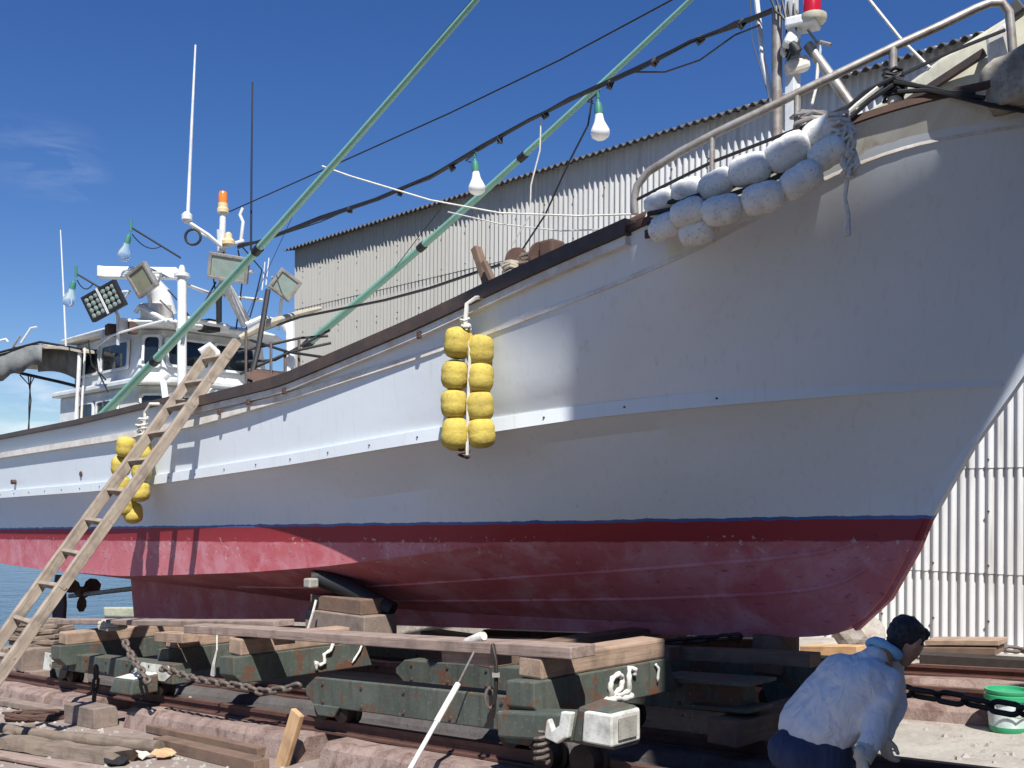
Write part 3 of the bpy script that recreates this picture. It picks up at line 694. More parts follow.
# mid deck rack beside the second pole
for pts in ([(238, 352, 17), (300, 338, 17), (328, 336, 17)], [(240, 374, 16.5), (290, 352, 16.5), (331, 343, 16.5)], [(242, 362, 16.7), (275, 360, 16.7), (330, 330, 16.7)], [(250, 340, 17), (288, 352, 16.5), (343, 360, 15.8)],
            [(272, 382, 16), (305, 368, 16), (345, 354, 15.8)], [(255, 395, 15.8), (300, 380, 15.8), (350, 356, 15.6)]):
    T('rack_rail', [W(*p) for p in pts], .022, 'black')
for u, v0, v1 in ((271, 342, 392), (299, 340, 378), (246, 330, 404), (285, 350, 388)): T('rack_post', [W(u, v0, 16.6), W(u, v1, 16.3)], .022, 'brown_rail')
T('rack_post', [W(268, 290, 17), W(258, 350, 16.6), W(243, 408, 16)], .045, 'black')
T('rack_post', [W(290, 320, 18), W(291, 372, 17.8)], .08, 'white')
T('rack_arm', [W(246, 325, 17.6), W(262, 318, 17.7), W(282, 322, 17.9), W(293, 342, 18)], .05, 'white')
T('rolled_net', [W(240, 338, 17.2), W(265, 325, 17.3), W(300, 314, 17.3), W(322, 308, 17.2)], [.05, .08, .06, .03], 'canvas_pale')
MB().prism([W(247, 378, 16.2), W(272, 388, 16), W(270, 376, 16.2), W(250, 368, 16.4)], N * .8).build('net_bin', 'rust', boat)
MB().hexa([B(-7.6, -1.0, 3.2), B(-6.2, -1.0, 3.2), B(-6.2, 1.0, 3.2), B(-7.6, 1.0, 3.2), B(-7.6, -1.0, 3.95), B(-6.3, -1.0, 3.8), B(-6.3, 1.0, 3.8), B(-7.6, 1.0, 3.95)]).build('hatch_coaming', 'white_rusty', boat, bevel=.03)
MB().lathe(Matrix.Translation(B(-7.3, -1.55, 3.6)) @ Matrix.Rotation(math.pi / 2, 4, 'X'), [(.12, -.1), (.15, -.08), (.15, .1), (.1, .12)], 16).build('line_reel', 'white_rusty', boat, smooth=True)
T('reel_frame', [B(-7.5, -1.6, 3.2), B(-7.4, -1.6, 3.75), B(-7.15, -1.6, 3.8), B(-7.1, -1.6, 3.2)], .03, 'white')
T('reel_frame', [W(200, 352, 15.6), W(210, 345, 15.6), W(217, 352, 15.6), W(219, 366, 15.6)], .05, 'white')
T('davit', [W(166, 402, 15.2), W(163, 380, 15.3), W(169, 374, 15.3)], .05, 'white')

# main cables run from the foremast to the aft mast
mainpx = [(772, 10), (735, 25), (690, 42), (640, 68), (570, 100), (530, 120), (480, 147), (430, 177), (380, 198), (320, 219), (265, 240), (238, 247)]
for k in range(5):
    pts = []
    for i, (u, v) in enumerate(mainpx):
        p = PB(u, v + (0, 2.4, -1.4, 3.2, -2)[k] * math.sin(i * (1.1, 1.1, 1.1, 1.9, 2.3)[k] + k), (0, .04, -.03, .06, -.05)[k]); pts.append(p)
    T('main_cable', pts, (.024, .015, .013, .009, .008)[k], 'blackcable', seg=6)
for u, v in ((742, 24), (700, 40), (655, 62), (610, 85), (545, 115), (500, 140), (452, 168), (400, 193), (350, 210)):
    p = PB(u, v, 0); MB().box(Matrix.Translation(p) @ Matrix.Rotation(random.random(), 4, 'Y'), .07, .06, .08).build('cable_tie', 'blackcable', boat)
def cable(px, ly, r, mat='blackcable', name='wire'): return T(name, [PB(u, v, l) for (u, v), l in zip(px, ly if hasattr(ly, '__len__') else [ly] * len(px))], r, mat, seg=5)
cable([(222, 215), (330, 167), (450, 113), (560, 60), (668, 2), (720, -26)], .3, .011)
cable([(240, 338), (300, 317), (385, 300), (430, 288), (480, 271), (540, 252), (600, 236), (645, 222)], .4, .022)
cable([(322, 166), (350, 176), (430, 200), (500, 213), (580, 216), (640, 214)], [-1.55, -1.3, -.6, -.4, -.4, -.8], .011, 'rope_white', 'stay_rope')
cable([(448, 212), (500, 224), (560, 231), (620, 229)], [1.3, 1, .6, .2], .01, 'rope_white', 'stay_rope')
cable([(541, 118), (540, 150), (531, 185), (530, 215), (512, 245)], 0, .01, 'rope_white', 'stay_rope')
cable([(592, 100), (588, 125), (570, 160), (545, 215), (522, 250)], 0, .012)
cable([(760, 25), (735, 35), (700, 60), (665, 72), (635, 72)], 0, .01)
cable([(440, 210), (420, 235), (395, 268)], [.9, .9, .9], .006)
cable([(868, -2), (900, 38), (930, 68)], -.3, .014, 'rope_white', 'stay_rope')
cable([(750, -10), (752, 40), (770, 100)], .3, .006)
# thin stays aft
cable([(240, 330), (300, 200), (420, 60), (480, -10)], [0.6] * 4, .005)

# ------------------------------------------------------------------ foremast
fm = T('foremast', [B(2.2, 0, 4.2), PB(777, 8, 0)], .052, 'steel', seg=14)
MB().box(Matrix.Translation(B(2.33, .05, 6.0)) @ Matrix.Rotation(-math.pi / 4, 4, 'Z'), .1, .1, 2.2).build('mast_post', 'white', fm, bevel=.008)
T('mast_post', [PB(797, 150, .1), PB(797, 35, .1)], .035, 'white', fm)
T('mast_stay', [PB(756, -6, .1), PB(763, 60, .1), PB(772, 100, .05)], .028, 'white', fm)
T('mast_brace', [PB(808, 45, .1), PB(832, 78, .15), PB(856, 112, .2)], .05, 'steel', fm, 12)
MB().box(Matrix.Translation(PB(803, 24, 0)) @ Matrix.Rotation(-.5, 4, 'Z'), .3, .25, .1).build('lamp_bracket', 'white', fm, bevel=.02)
MB().lathe(Matrix.Translation(PB(813, 18, 0)), [(.12, -.04), (.13, -.02), (.13, .02), (.11, .03)], 18).build('beacon_plate', 'cream', fm, smooth=True)
MB().lathe(Matrix.Translation(PB(812, 13, 0)), [(.085, -.02), (.085, .18), (.06, .22), (.01, .23)], 18).build('beacon_lens', 'red', fm, smooth=True)
MB().box(Matrix.Translation(PB(792, 38, -.05)) @ Matrix.Rotation(.4, 4, 'Y'), .13, .13, .2).build('junction_box', 'white', fm, bevel=.03)
MB().lathe(Matrix.Translation(PB(794, 47, -.08)) @ Matrix.Rotation(2.6, 4, 'Y'), [(.03, -.05), (.05, 0), (.055, .06), (.03, .07)], 12).build('spot_lamp', 'black', fm, smooth=True)
MB().box(Matrix.Translation(PB(797, 66, .05)) @ Matrix.Rotation(-.3, 4, 'Y'), .24, .14, .14).build('horn', 'white_rusty', fm, bevel=.04)
MB().box(Matrix.Translation(PB(790, 52, .05)), .2, .1, .08).build('mast_clamp', 'white_rusty', fm, bevel=.02)
T('cleat_arm', [PB(814, 46, .1), PB(820, 42, .1), PB(831, 45, .1)], .02, 'steel', fm)
T('cleat_arm', [PB(821, 42, .1), PB(819, 62, .1), PB(817, 80, .1)], .014, 'white', fm)
T('halyard', [PB(818, 60, .1), PB(816, 88, .05), PB(812, 104, .0)], .014, 'rope_white', fm, 6)
T('halyard', [PB(796, 10, 0), PB(808, 30, .05), PB(818, 44, .1)], .012, 'steel', fm, 6)
for k in range(5):
    T('mast_wire', [PB(770 + k * 6, -4 + k * 2, 0), PB(776 + k * 5, 12 + k * 3, -.08), PB(788 + k * 2, 20 + k * 6, -.06), PB(786, 40 + k * 6, -.05)], .012, 'blackcable', fm, 5)
# ------------------------------------------------------------------ bow railing
def on_rail(u, v, inset=.05):
    y = 2.0
    for _ in range(60):
        p = PB(u, v, -y); lx = (p - B0).dot(D); y = .5 * y + .5 * max(.05, h_rail(lx) - inset)
    return p
top = [on_rail(*p) for p in ((635, 214), (634, 200), (637, 186), (648, 172), (680, 152), (720, 131), (760, 112), (800, 92), (850, 68), (900, 44), (940, 26), (975, 9), (990, 3), (1002, 3), (1009, 12), (1011, 30), (1013, 55))]
br = MB().tube(top, .034, 12).build('bow_railing', 'steel', boat, smooth=True)
for u, v0, v1, r_ in ((712, 135, 182, .022), (797, 94, 140, .026), (893, 48, 102, .032)):
    T('railing_post', [on_rail(u, v0), on_rail(u, v1)], r_, 'steel', br, 12)
T('railing_post', [on_rail(894, 80), on_rail(895, 104)], .055, 'white_rusty', br, 12)
T('railing_wire', [on_rail(*p) for p in ((636, 200), (712, 162), (800, 128), (880, 92), (895, 78), (950, 52), (1005, 30))], .014, 'blackcable', br, 6)
# rope lashing around the posts (tangled)
def lash(c, R, n_, r_, mat, name, parent, elong=(1, 1, 1)):
    pts = []
    rnd = random.Random(int(c.x * 1000))
    for k in range(n_):
        a = k * .9; pts.append(c + V((math.cos(a) * R * elong[0] * rnd.uniform(.7, 1.2), math.sin(a) * R * elong[1] * rnd.uniform(.7, 1.2), (k / n_ - .5) * R * elong[2] * 2 + rnd.uniform(-.02, .02))))
    return T(name, pts, r_, mat, parent, 6)
lash(on_rail(893, 78), .07, 40, .016, 'blackcable', 'black_lashing', br, (1, 1, .9))
lash(on_rail(895, 93), .075, 36, .014, 'blackcable', 'black_lashing', br, (1, 1, .7))
lash(on_rail(812, 120), .1, 44, .014, 'steel', 'rope_tangle', br, (1.5, 1, .6))
for pts in ([(893, 82), (930, 88), (960, 95), (985, 98)], [(897, 92), (925, 90), (955, 96), (990, 105), (1030, 112)], [(895, 80), (940, 92), (975, 93)], [(893, 85), (870, 100), (850, 118)], [(893, 78), (865, 92), (836, 118)]):
    T('mooring_line', [on_rail(u, v, -.06) for u, v in pts], .018, 'blackcable', br, 6)
T('mooring_line', [on_rail(u, v, -.07) for u, v in ((878, 88), (858, 104), (838, 122))], .018, 'rope_white', br, 6)

# raised stem head on the centreline
mb = MB(); secs = []
for u, v, dep, hb in ((862, 112, .35, .3), (905, 82, .5, .32), (940, 55, .62, .3), (968, 38, .75, .26), (1000, 18, .9, .2), (1040, -10, 1.0, .12), (1066, -26, 1.0, .06)):
    p = PB(u, v, -hb); q = p + N * 2 * hb
    secs.append([p - UP * dep - N * .02, p - UP * .05, p + N * .05, q - N * .05, q - UP * .05, q - UP * dep])
mb.sweep(secs).build('stem_head', 'cream', boat, bevel=.015)
MB().bar(PB(902, 106, -.36), PB(985, 52, -.34), .05, .06).build('stem_head_groove', 'brown_rail', boat)
MB().bar(PB(1008, 16, -.34), PB(1022, 6, -.3), .14, .12).build('fairlead', 'black', boat, bevel=.02)
MB().hexa([PB(u, v, l) for u, v, l in ((988, 66, -.62), (1014, 52, -.62), (1014, 52, -.3), (990, 66, -.3), (986, 36, -.62), (1006, 22, -.62), (1006, 22, -.3), (986, 36, -.3))]).build('bow_bracket', 'white_rusty', boat, bevel=.02)
# weathered roller chock on the bow
rc = on_rail(1018, 82, .0)
bmr = bmesh.new(); bmesh.ops.create_cube(bmr, size=1); bmesh.ops.subdivide_edges(bmr, edges=bmr.edges[:], cuts=5, use_grid_fill=True)
for v_ in bmr.verts:
    d_ = v_.co.normalized() * .6; v_.co = v_.co.lerp(d_, .4); k_n = 1 + .05 * math.sin(v_.co.x * 13 + 1) * math.sin(v_.co.z * 11) + .03 * math.sin(v_.co.y * 23)
    v_.co = V((v_.co.x * .44 * k_n, v_.co.y * .34 * k_n, v_.co.z * .38 * k_n))
mer = bpy.data.meshes.new('anchor_roller'); bmr.to_mesh(mer); bmr.free(); mer.materials.append(M['roller']); mer.polygons.foreach_set('use_smooth', [True] * len(mer.polygons))
place(bpy.data.objects.new('anchor_roller', mer), boat, Matrix.Translation(rc) @ Matrix.Rotation(-.78, 4, 'Z') @ Matrix.Rotation(-.25, 4, 'Y'))
MB().box(Matrix.Translation(on_rail(1022, 100, .1)) @ Matrix.Rotation(-.78, 4, 'Z'), .5, .3, .12).build('roller_bracket', 'rust', boat, bevel=.02)
# forward deck winch and posts
wc = PB(530, 263, -.9)
wi = MB().lathe(Matrix.Translation(wc) @ frame(D, UP).to_4x4() @ Matrix.Rotation(math.pi / 2, 4, 'Y'), [(.2, -.2), (.2, -.16), (.09, -.14), (.09, .14), (.2, .16), (.2, .2)], 18).build('winch', 'rust', boat, smooth=True)
MB().box(Matrix.Translation(PB(552, 252, -.9)) @ Matrix.Rotation(-.78, 4, 'Z'), .2, .22, .24).build('winch_gearbox', 'rust', wi, bevel=.03)
lash(wc, .12, 60, .022, 'wood_log', 'winch_rope', wi, (1, 1.2, .8))
lash(PB(512, 272, -1.0), .13, 46, .022, 'canvas_pale', 'winch_rope', wi, (.8, 1, 1))
MB().box(Matrix.Translation(wc - UP * .35), .5, .4, .3).build('winch_bed', 'rust', wi)
beam('mooring_post', PB(492, 296, -1.6), PB(476, 248, -1.6), .1, .08, 'wood_dark', boat)
beam('mooring_post', PB(498, 292, -1.7), PB(484, 262, -1.7), .06, .06, 'wood_dark', boat)
MB().hexa([PB(u, v, l) for u, v, l in ((583, 248, -1.5), (645, 218, -1.5), (645, 218, -1.2), (583, 248, -1.2), (585, 240, -1.5), (647, 210, -1.5), (647, 210, -1.2), (585, 240, -1.2))]).build('deck_box', 'rust', boat, bevel=.02)
MB().hexa([PB(u, v, l) for u, v, l in ((590, 250, -1.62), (640, 226, -1.62), (640, 226, -1.4), (590, 250, -1.4), (592, 244, -1.62), (636, 224, -1.62), (636, 224, -1.4), (592, 244, -1.4))]).build('deck_box', 'white', boat, bevel=.02)
# rail brackets (rusty clamps) and scupper dots
for u, v in ((284, 391), (419, 335), (248, 402), (219, 412), (648, 234)):
    p = on_rail(u, v, -.055); MB().box(Matrix.Translation(p) @ Matrix.Rotation(-.78, 4, 'Z'), .06, .03, .075).build('rail_clamp', 'rust', boat, bevel=.01)
mb = MB()
for u, v in ((13, 482), (82, 474)):
    y = 2.1
    p = PB(u, v, -2.14); mb.cyl(p - N * .03, p + N * .05, .045, 10)
for k in range(22):
    x = -14 + k * .78; p = B(x, -(h_knu(x) + .05), z_knu(x) + .06); mb.cyl(p - N * .012, p + N * .02, .009, 6)
mb.build('bolt_head', 'rust', boat)

# hanging fishing lamps on the main cable
for u, v, lab in ((475, 153, 'white bulb lamp hanging from the cable, nearer the wheelhouse'), (598, 93, 'white bulb lamp hanging from the cable, nearer the foremast')):
    p = PB(u, v, -.03)
    e = empty('hanging_lamp', p - UP * .3, lab, 'lamp', 'lamps hung along the cable')
    lamp(p - UP * .1, math.radians(-4), e, False)
    T('lamp_hook', [p + UP * .02, p - UP * .04, p - UP * .06], .02, 'socket', e)
    T('lamp_lead', [p, p - V((.12, 0, .1)), p - V((.05, 0, .12))], .012, 'blackcable', e, 5)

# ------------------------------------------------------------------ floats
def float_mesh(name, L, r, mat, rnd):
    mb = MB(); prof = []
    for i in range(13):
        t_ = i / 12; z = (t_ - .5) * L; e = abs(2 * t_ - 1)
        rr = r * (1 - e ** 3.0 * .4) * (1 if e < .97 else .6) * (.965 if i == 6 else 1)
        prof.append((rr, z))
    mb.lathe(Matrix.Identity(4), prof, 20)
    for i, p in enumerate(mb.v):
        k = 1 + .035 * math.sin(p.x * 17 + rnd) * math.cos(p.z * 14 + rnd * 2) + .02 * math.sin(p.y * 31 + rnd)
        mb.v[i] = V((p.x * k, p.y * k, p.z))
    return mb.mesh(name, mat, Matrix.Identity(4), 50)
fy = [float_mesh('float', .3, .142, 'float_yellow', k) for k in range(3)]
fw = [float_mesh('float', .34, .13, 'float_white', k) for k in range(3)]
def add_float(parent, me, p, axis, sc=1.0):
    o = bpy.data.objects.new('float', me)
    m = Matrix.Translation(p) @ axis.to_track_quat('Z', 'Y').to_matrix().to_4x4() @ Matrix.Rotation(random.uniform(0, 6), 4, 'Z') @ Matrix.Diagonal((sc, sc, sc, 1))
    return place(o, parent, m)
FG = 'float fenders hung over the starboard side'
nb = empty('float_fender', PB(467, 452, -2.42), 'eight dirty yellow floats in two columns hanging amidships', 'fender', FG)
for i, (u, v) in enumerate(((458, 343), (455, 375), (454, 404), (456, 434))):
    add_float(nb, fy[i % 3], PB(u, v, -2.44), (UP + V((random.uniform(-.12, .12), random.uniform(-.1, .1), 0))), (1, .96, .95, 1.04)[i])
for i, (u, v) in enumerate(((480, 350), (480, 378), (480, 406), (481, 433))):
    add_float(nb, fy[(i + 1) % 3], PB(u, v, -2.3), (UP + V((random.uniform(-.12, .12), random.uniform(-.1, .1), 0))), .97)
MB().tube([on_rail(489, 296, .0), on_rail(476, 298, -.1), PB(467, 304, -2.38), PB(465, 326, -2.42)], .022, 6).build('rope', 'rope_white', nb, smooth=True)
MB().tube([PB(465, 322, -2.42), PB(470, 350, -2.42), PB(468, 400, -2.42), PB(467, 455, -2.42)], .016, 6).build('rope', 'rope_white', nb, smooth=True)
lash(PB(466, 325, -2.43), .05, 14, .015, 'rope_white', 'knot', nb); lash(PB(464, 452, -2.42), .05, 12, .014, 'rust', 'knot', nb)
ab = empty('float_fender', PB(132, 524, -2.45), 'yellow floats hanging behind the wooden ladder', 'fender', FG)
for i, (u, v) in enumerate(((126, 447), (121, 466), (121, 486), (126, 505))): add_float(ab, fy[i % 3], PB(u, v, -2.5), UP + V((.15, -.1, 0)), 1)
for i, (u, v) in enumerate(((143, 452), (141, 470), (140, 491), (133, 513))): add_float(ab, fy[(i + 2) % 3], PB(u, v, -2.4), UP + V((-.15, .1, 0)), 1)
MB().tube([PB(163, 404, -2.3), PB(150, 404, -2.42), PB(145, 412, -2.42), PB(144, 430, -2.44), PB(140, 446, -2.46)], .022, 6).build('rope', 'rope_white', ab, smooth=True)
lash(PB(143, 428, -2.46), .1, 30, .02, 'rope_white', 'knot', ab, (.8, 1, 1.6))
wb = empty('float_fender', on_rail(740, 235, -.3), 'cluster of grubby white floats strung along the bow rail', 'fender', FG)
for i, (u, v, ins, sc) in enumerate(((660, 203, -.12, .78), (688, 191, -.12, .8), (717, 184, -.17, .86), (750, 170, -.2, .98), (788, 152, -.22, 1.04), (823, 132, -.2, .92),
                                     (665, 227, -.2, .82), (697, 232, -.22, .85), (688, 212, -.32, .84), (722, 210, -.34, .92), (763, 198, -.34, .96), (801, 180, -.34, .96), (827, 154, -.3, .86))):
    p = on_rail(u, v, ins); p2 = on_rail(u + 14, v - (7 if i < 6 else 6) + random.uniform(-3.5, 3.5), ins + random.uniform(-.03, .03))
    add_float(wb, fw[i % 3], p, p2 - p, sc)
for dv, di in ((0, 0), (-8, .02), (10, -.06)):
    MB().tube([on_rail(u, v + dv, -.2 + di) for u, v in ((648, 214), (680, 208), (720, 198), (760, 185), (800, 166), (835, 144), (848, 130))], .02, 6).build('lashing_rope', 'blackcable', wb, smooth=True)
MB().tube([on_rail(u, v, -.14) for u, v in ((650, 205), (680, 199), (720, 197), (760, 186), (800, 166), (835, 142), (846, 128))], .018, 6).build('rope', 'rope_white', wb, smooth=True)
for k in range(14):
    rr = random.Random(k); pts = [on_rail(846 + rr.uniform(-4, 4), 122, -.3)]
    for j in range(5): pts.append(on_rail(849 + rr.uniform(-9, 9) + (j - 2) * .8, 134 + j * 10 + rr.uniform(-4, 4), -.3 - rr.uniform(0, .08)))
    MB().tube(pts, .017, 5).build('rope_tail', 'rope_white', wb, smooth=True)
MB().tube([on_rail(u, v, -.32) for u, v in ((847, 180), (845, 198), (848, 215), (847, 236))], [.018, .014, .018, .03], 6).build('rope_tail', 'rope_white', wb, smooth=True)
lash(on_rail(838, 126, -.28), .07, 40, .016, 'rope_white', 'knot', wb, (1.2, 1, 1.5))

# ------------------------------------------------------------------ ladder
lb = W(-88, 760, 10.86); lc = W(171, 405, 14.06); ld = lc - lb
k_ = 1.0
while True:
    p = lb + ld * k_
    if HV - (p.z - EYE) / p.y * F < 350: break
    k_ += .002
lt = lb + ld * k_; rung = D * .64
lad = empty('wooden_ladder', lb + rung * .5, 'long weathered wooden ladder leaning against the hull', 'ladder')
nrm = ld.cross(rung).normalized()
beam('side_rail', lb, lt, .07, .135, 'wood_ladder', lad, up=nrm, bevel=.008, rough=.006)
beam('side_rail', lb + rung, lt + rung + ld.normalized() * .08, .07, .135, 'wood_ladder', lad, up=nrm, bevel=.008, rough=.006)
L = (lt - lb).length; i = 0; s_ = .35
while s_ < L - .2:
    p = lb + ld.normalized() * s_
    beam('rung', p - rung * .06 + nrm * .0, p + rung * 1.06 + V((0, 0, random.uniform(-.03, .03))), .05, .085, 'wood_ladder', lad, up=nrm, bevel=.006); s_ += .5
# cord on the ladder top
# ------------------------------------------------------------------ warehouse
WW = 15.6; QL = -23.9; QR = 10; ZE = EYE + 6.8; ZB = -.6
whs = empty('warehouse', D * ((QL + QR) / 2) + N * (WW + 5) + UP * 0, 'large shed clad in pale corrugated sheets behind the boat', 'warehouse', rot=-math.pi / 4)
WMX = Matrix.Translation(D * QL + N * WW) @ Matrix.Rotation(-math.pi / 4, 4, 'Z')
zj = [ZB, EYE - 1.02, EYE + .53, EYE + 2.1, EYE + 3.67, EYE + 5.24, ZE + .1]
pit = .135
for r_ in range(6):
    mb = MB(); vs = []; nn_ = int((QR - QL) / pit * 6)
    z0 = zj[r_] - (.06 if r_ else 0); z1 = zj[r_ + 1]
    top_o = .0; bot_o = .018
    for i in range(nn_ + 1):
        q = QL + (QR - QL) * i / nn_; c = math.cos(2 * math.pi * (q - QL) / pit) * .027 + .028 
        vs.append(D * q + N * (WW - c - bot_o) + UP * z0); vs.append(D * q + N * (WW - c - top_o) + UP * z1)
    for i in range(nn_ + 1):
        q = QL + (QR - QL) * i / nn_; c = math.cos(2 * math.pi * (q - QL) / pit) * .027 + .028
        vs.append(D * q + N * (WW - c - bot_o + .012) + UP * z0)
    fs = [(2 * i, 2 * i + 2, 2 * i + 3, 2 * i + 1) for i in range(nn_)] + [(2 * i, 2 * (nn_ + 1) + i, 2 * (nn_ + 1) + i + 1, 2 * i + 2) for i in range(nn_)]
    mb.add(vs, fs)
    o = mb.build('wall_panel', 'cladding', whs, m=WMX, smooth=60)
    mb = MB()
    for zz in ([z0 + .12, (z0 + z1) / 2 + .1]):
        q = QL + pit * 3
        while q < QR:
            p = D * q + N * (WW - .072) + UP * (zz + random.uniform(-.01, .01)); mb.cyl(p - N * .012, p + N * .03, .016, 5); q += pit * 6
    mb.build('fixing_bolt', 'rust', o)
# gable end + back
MB().prism([D * (QL + .02) + N * (WW + .0) + UP * ZB, D * (QL + .02) + N * (WW + 12) + UP * ZB, D * (QL + .02) + N * (WW + 12) + UP * (ZE + .05), D * (QL + .02) + N * (WW + 6) + UP * (ZE + 1.5), D * (QL + .02) + N * WW + UP * (ZE + .05)], D * .12).build('gable_wall', 'cladding', whs, m=WMX)
mb = MB(); vs = []; nn_ = int((QR - QL + .5) / .17 * 6)
for i in range(nn_ + 1):
    q = QL - .25 + (QR - QL + .5) * i / nn_; c = math.cos(2 * math.pi * q / .17) * .035
    vs += [D * q + N * (WW - .26) + UP * (ZE + c), D * q + N * (WW + 6) + UP * (ZE + 1.55 + c), D * q + N * (WW - .26) + UP * (ZE + c - .02), D * q + N * (WW + 12.2) + UP * (ZE + c)]
fs = []
for i in range(nn_): fs += [(4 * i, 4 * i + 4, 4 * i + 5, 4 * i + 1), (4 * i, 4 * i + 2, 4 * i + 6, 4 * i + 4), (4 * i + 1, 4 * i + 5, 4 * i + 7, 4 * i + 3)]
mb.add(vs, fs).build('roof', 'roof', whs, m=WMX, smooth=60)


# ------------------------------------------------------------------ ground, sea, tracks (setting)
QS = [-60, -40, -30, -24, -18, -12, -6, 0, 4, 10, 40, 120]; WS = [-120, -40, -10, -.5, 0, 3, 5, 7, 9, 11, 13.4, 13.6, 20, 40, 120]
def gz(q, w):
    z = SL * (q + 2.86)
    if q > 2: z = SL * 4.86
    if w > 13.5 and q > -25.5: z = max(z, -.1)
    return z
mb = MB(); qs = sorted(QS + [-25.6, -25.4, 2]); nq, nw = len(qs), len(WS)
mb.add([D * q + N * w + UP * gz(q, w) for q in qs for w in WS], [(i * nw + j, (i + 1) * nw + j, (i + 1) * nw + j + 1, i * nw + j + 1) for i in range(nq - 1) for j in range(nw - 1)])
SM = Matrix.Rotation(-math.pi / 4, 4, 'Z')
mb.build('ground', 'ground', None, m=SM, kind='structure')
sea_z = EYE - 3.55
MB().add([V((-6000, -6000, sea_z)), V((6000, -6000, sea_z)), V((6000, 6000, sea_z)), V((-6000, 6000, sea_z))], [(0, 1, 2, 3)]).build('sea', 'sea', None, kind='structure')
def track(w, segs, half, top, mat, label):
    e = empty('rail_track', slip(-8, w, 0), label, 'rail track', 'rail tracks of the slipway', rot=-math.pi / 4)
    for a, b, hh in segs:
        p = MB(); nseg = max(1, int((b - a) / .5)); secs = []
        for i in range(nseg + 1):
            q = lerp(a, b, i / nseg); r_ = lambda: random.uniform(-.014, .014)
            secs.append([slip(q, w - half - .14 + r_(), -.3), slip(q, w - half + r_(), hh - .06 + r_()), slip(q, w - half + .06 + r_(), hh + r_()), slip(q, w + half - .06, hh + r_()), slip(q, w + half, hh - .05), slip(q, w + half + .1, -.3)])
        p.sweep(secs).build('concrete_footing', mat, e, m=SM, bevel=.012)
    m_ = MB(); q0, q1 = -30, 3
    for wl_, a, b in ((.075, 0, .02), (.012, .02, .09), (.036, .09, .125)):
        m_.hexa([slip(q0, w - wl_, top + a), slip(q1, w - wl_, top + a), slip(q1, w + wl_, top + a), slip(q0, w + wl_, top + a), slip(q0, w - wl_, top + b), slip(q1, w - wl_, top + b), slip(q1, w + wl_, top + b), slip(q0, w + wl_, top + b)])
    m_.build('steel_rail', 'rust_rail', e, m=SM)
    return e
track(5.85, [(-30, -14.7, .23), (-14.45, -13.35, .23), (-13.3, -12.2, .05), (-12.1, -8.35, .23), (-8.0, 3, .23)], .36, .232, 'conc_red', 'rail track on broken red-stained concrete blocks nearest the camera')
track(7.6, [(-30, 3, .1)], .3, .104, 'conc_dark', 'dark rail track under the near side of the hull')
track(10.75, [(-30, 3, .17)], .35, .172, 'conc_red', 'rail track behind the green pail')
track(12.45, [(-30, 3, .17)], .35, .172, 'conc_red', 'farthest rail track, in front of the shed')
# distant low pier in the water
MB().hexa([W(104, 617, 31), W(150, 618, 31), W(160, 618, 34), W(112, 617, 34), W(103, 607, 31), W(150, 607, 31), W(160, 607, 34), W(111, 607, 34)]).build('stone_pier', 'pier', None, bevel=.05, label='low yellowish concrete pier in the water beneath the stern', cat='pier')

# ------------------------------------------------------------------ cradle
def wheel(parent, q, w, h, r=.12):
    c = slip(q, w, h); MB().lathe(Matrix.Translation(c) @ frame(N, UP).to_4x4() @ Matrix.Rotation(math.pi / 2, 4, 'Y'), [(.04, -.1), (r * .6, -.09), (r, -.08), (r, .03), (r + .03, .04), (r + .03, .07), (.05, .08)], 20).build('wheel', 'chain_dark', parent, smooth=True)
RT = .355   # rail head height
def carriage(q0, q1, w, h0, h1, label, plates, rt=RT):
    e = empty('cradle_carriage', slip((q0 + q1) / 2, w, RT), label, 'carriage', 'wheeled carriages of the slipway cradle', rot=-math.pi / 4)
    o = MB()
    c = .16; poly = [slip(q0, w - .12, h0 + .1), slip(q0 + c, w - .12, h0), slip(q1, w - .12, h0), slip(q1, w - .12, h1), slip(q0 + c, w - .12, h1), slip(q0, w - .12, h1 - .1)]
    o.prism(poly, N * .24).build('beam', 'green_steel', e, m=SM, bevel=.012)
    bb = MB()
    for q in [q0 + .3 + k * .62 for k in range(int((q1 - q0 - .4) / .62) + 1)]:
        for h in (h0 + .05, h1 - .05): p = slip(q, w - .12, h); bb.cyl(p - N * .014, p + N * .02, .018, 6)
    bb.build('bolt_row', 'rust', e, m=SM)
    for q in plates:
        wheel(e, q - .16, w, rt + .12); wheel(e, q + .16, w, rt + .12)
        MB().prism([slip(q - .22, w - .14, h0 + .02), slip(q + .22, w - .14, h0 + .02), slip(q + .13, w - .14, rt + .06), slip(q - .13, w - .14, rt + .06)], N * .03).build('axle_plate', 'green_steel', e, m=SM, bevel=.008)
    return e
cA = carriage(-15.4, -11.4, 5.85, .52, .76, 'green carriage splashed with white paint below the ladder', (-14.7, -12.0))
cB = carriage(-8.62, -5.3, 5.85, .5, .78, 'long green carriage beam under the near plank', (-8.25, -5.65))
cC = carriage(-9.4, -4.75, 7.6, .46, .72, 'dark green carriage beam under the near side of the bow', (-8.6, -6.2), .229)
carriage(-16, -4.3, 9.03, .5, .78, 'dark carriage beam carrying the keel blocks', (-14, -5.2), .23)
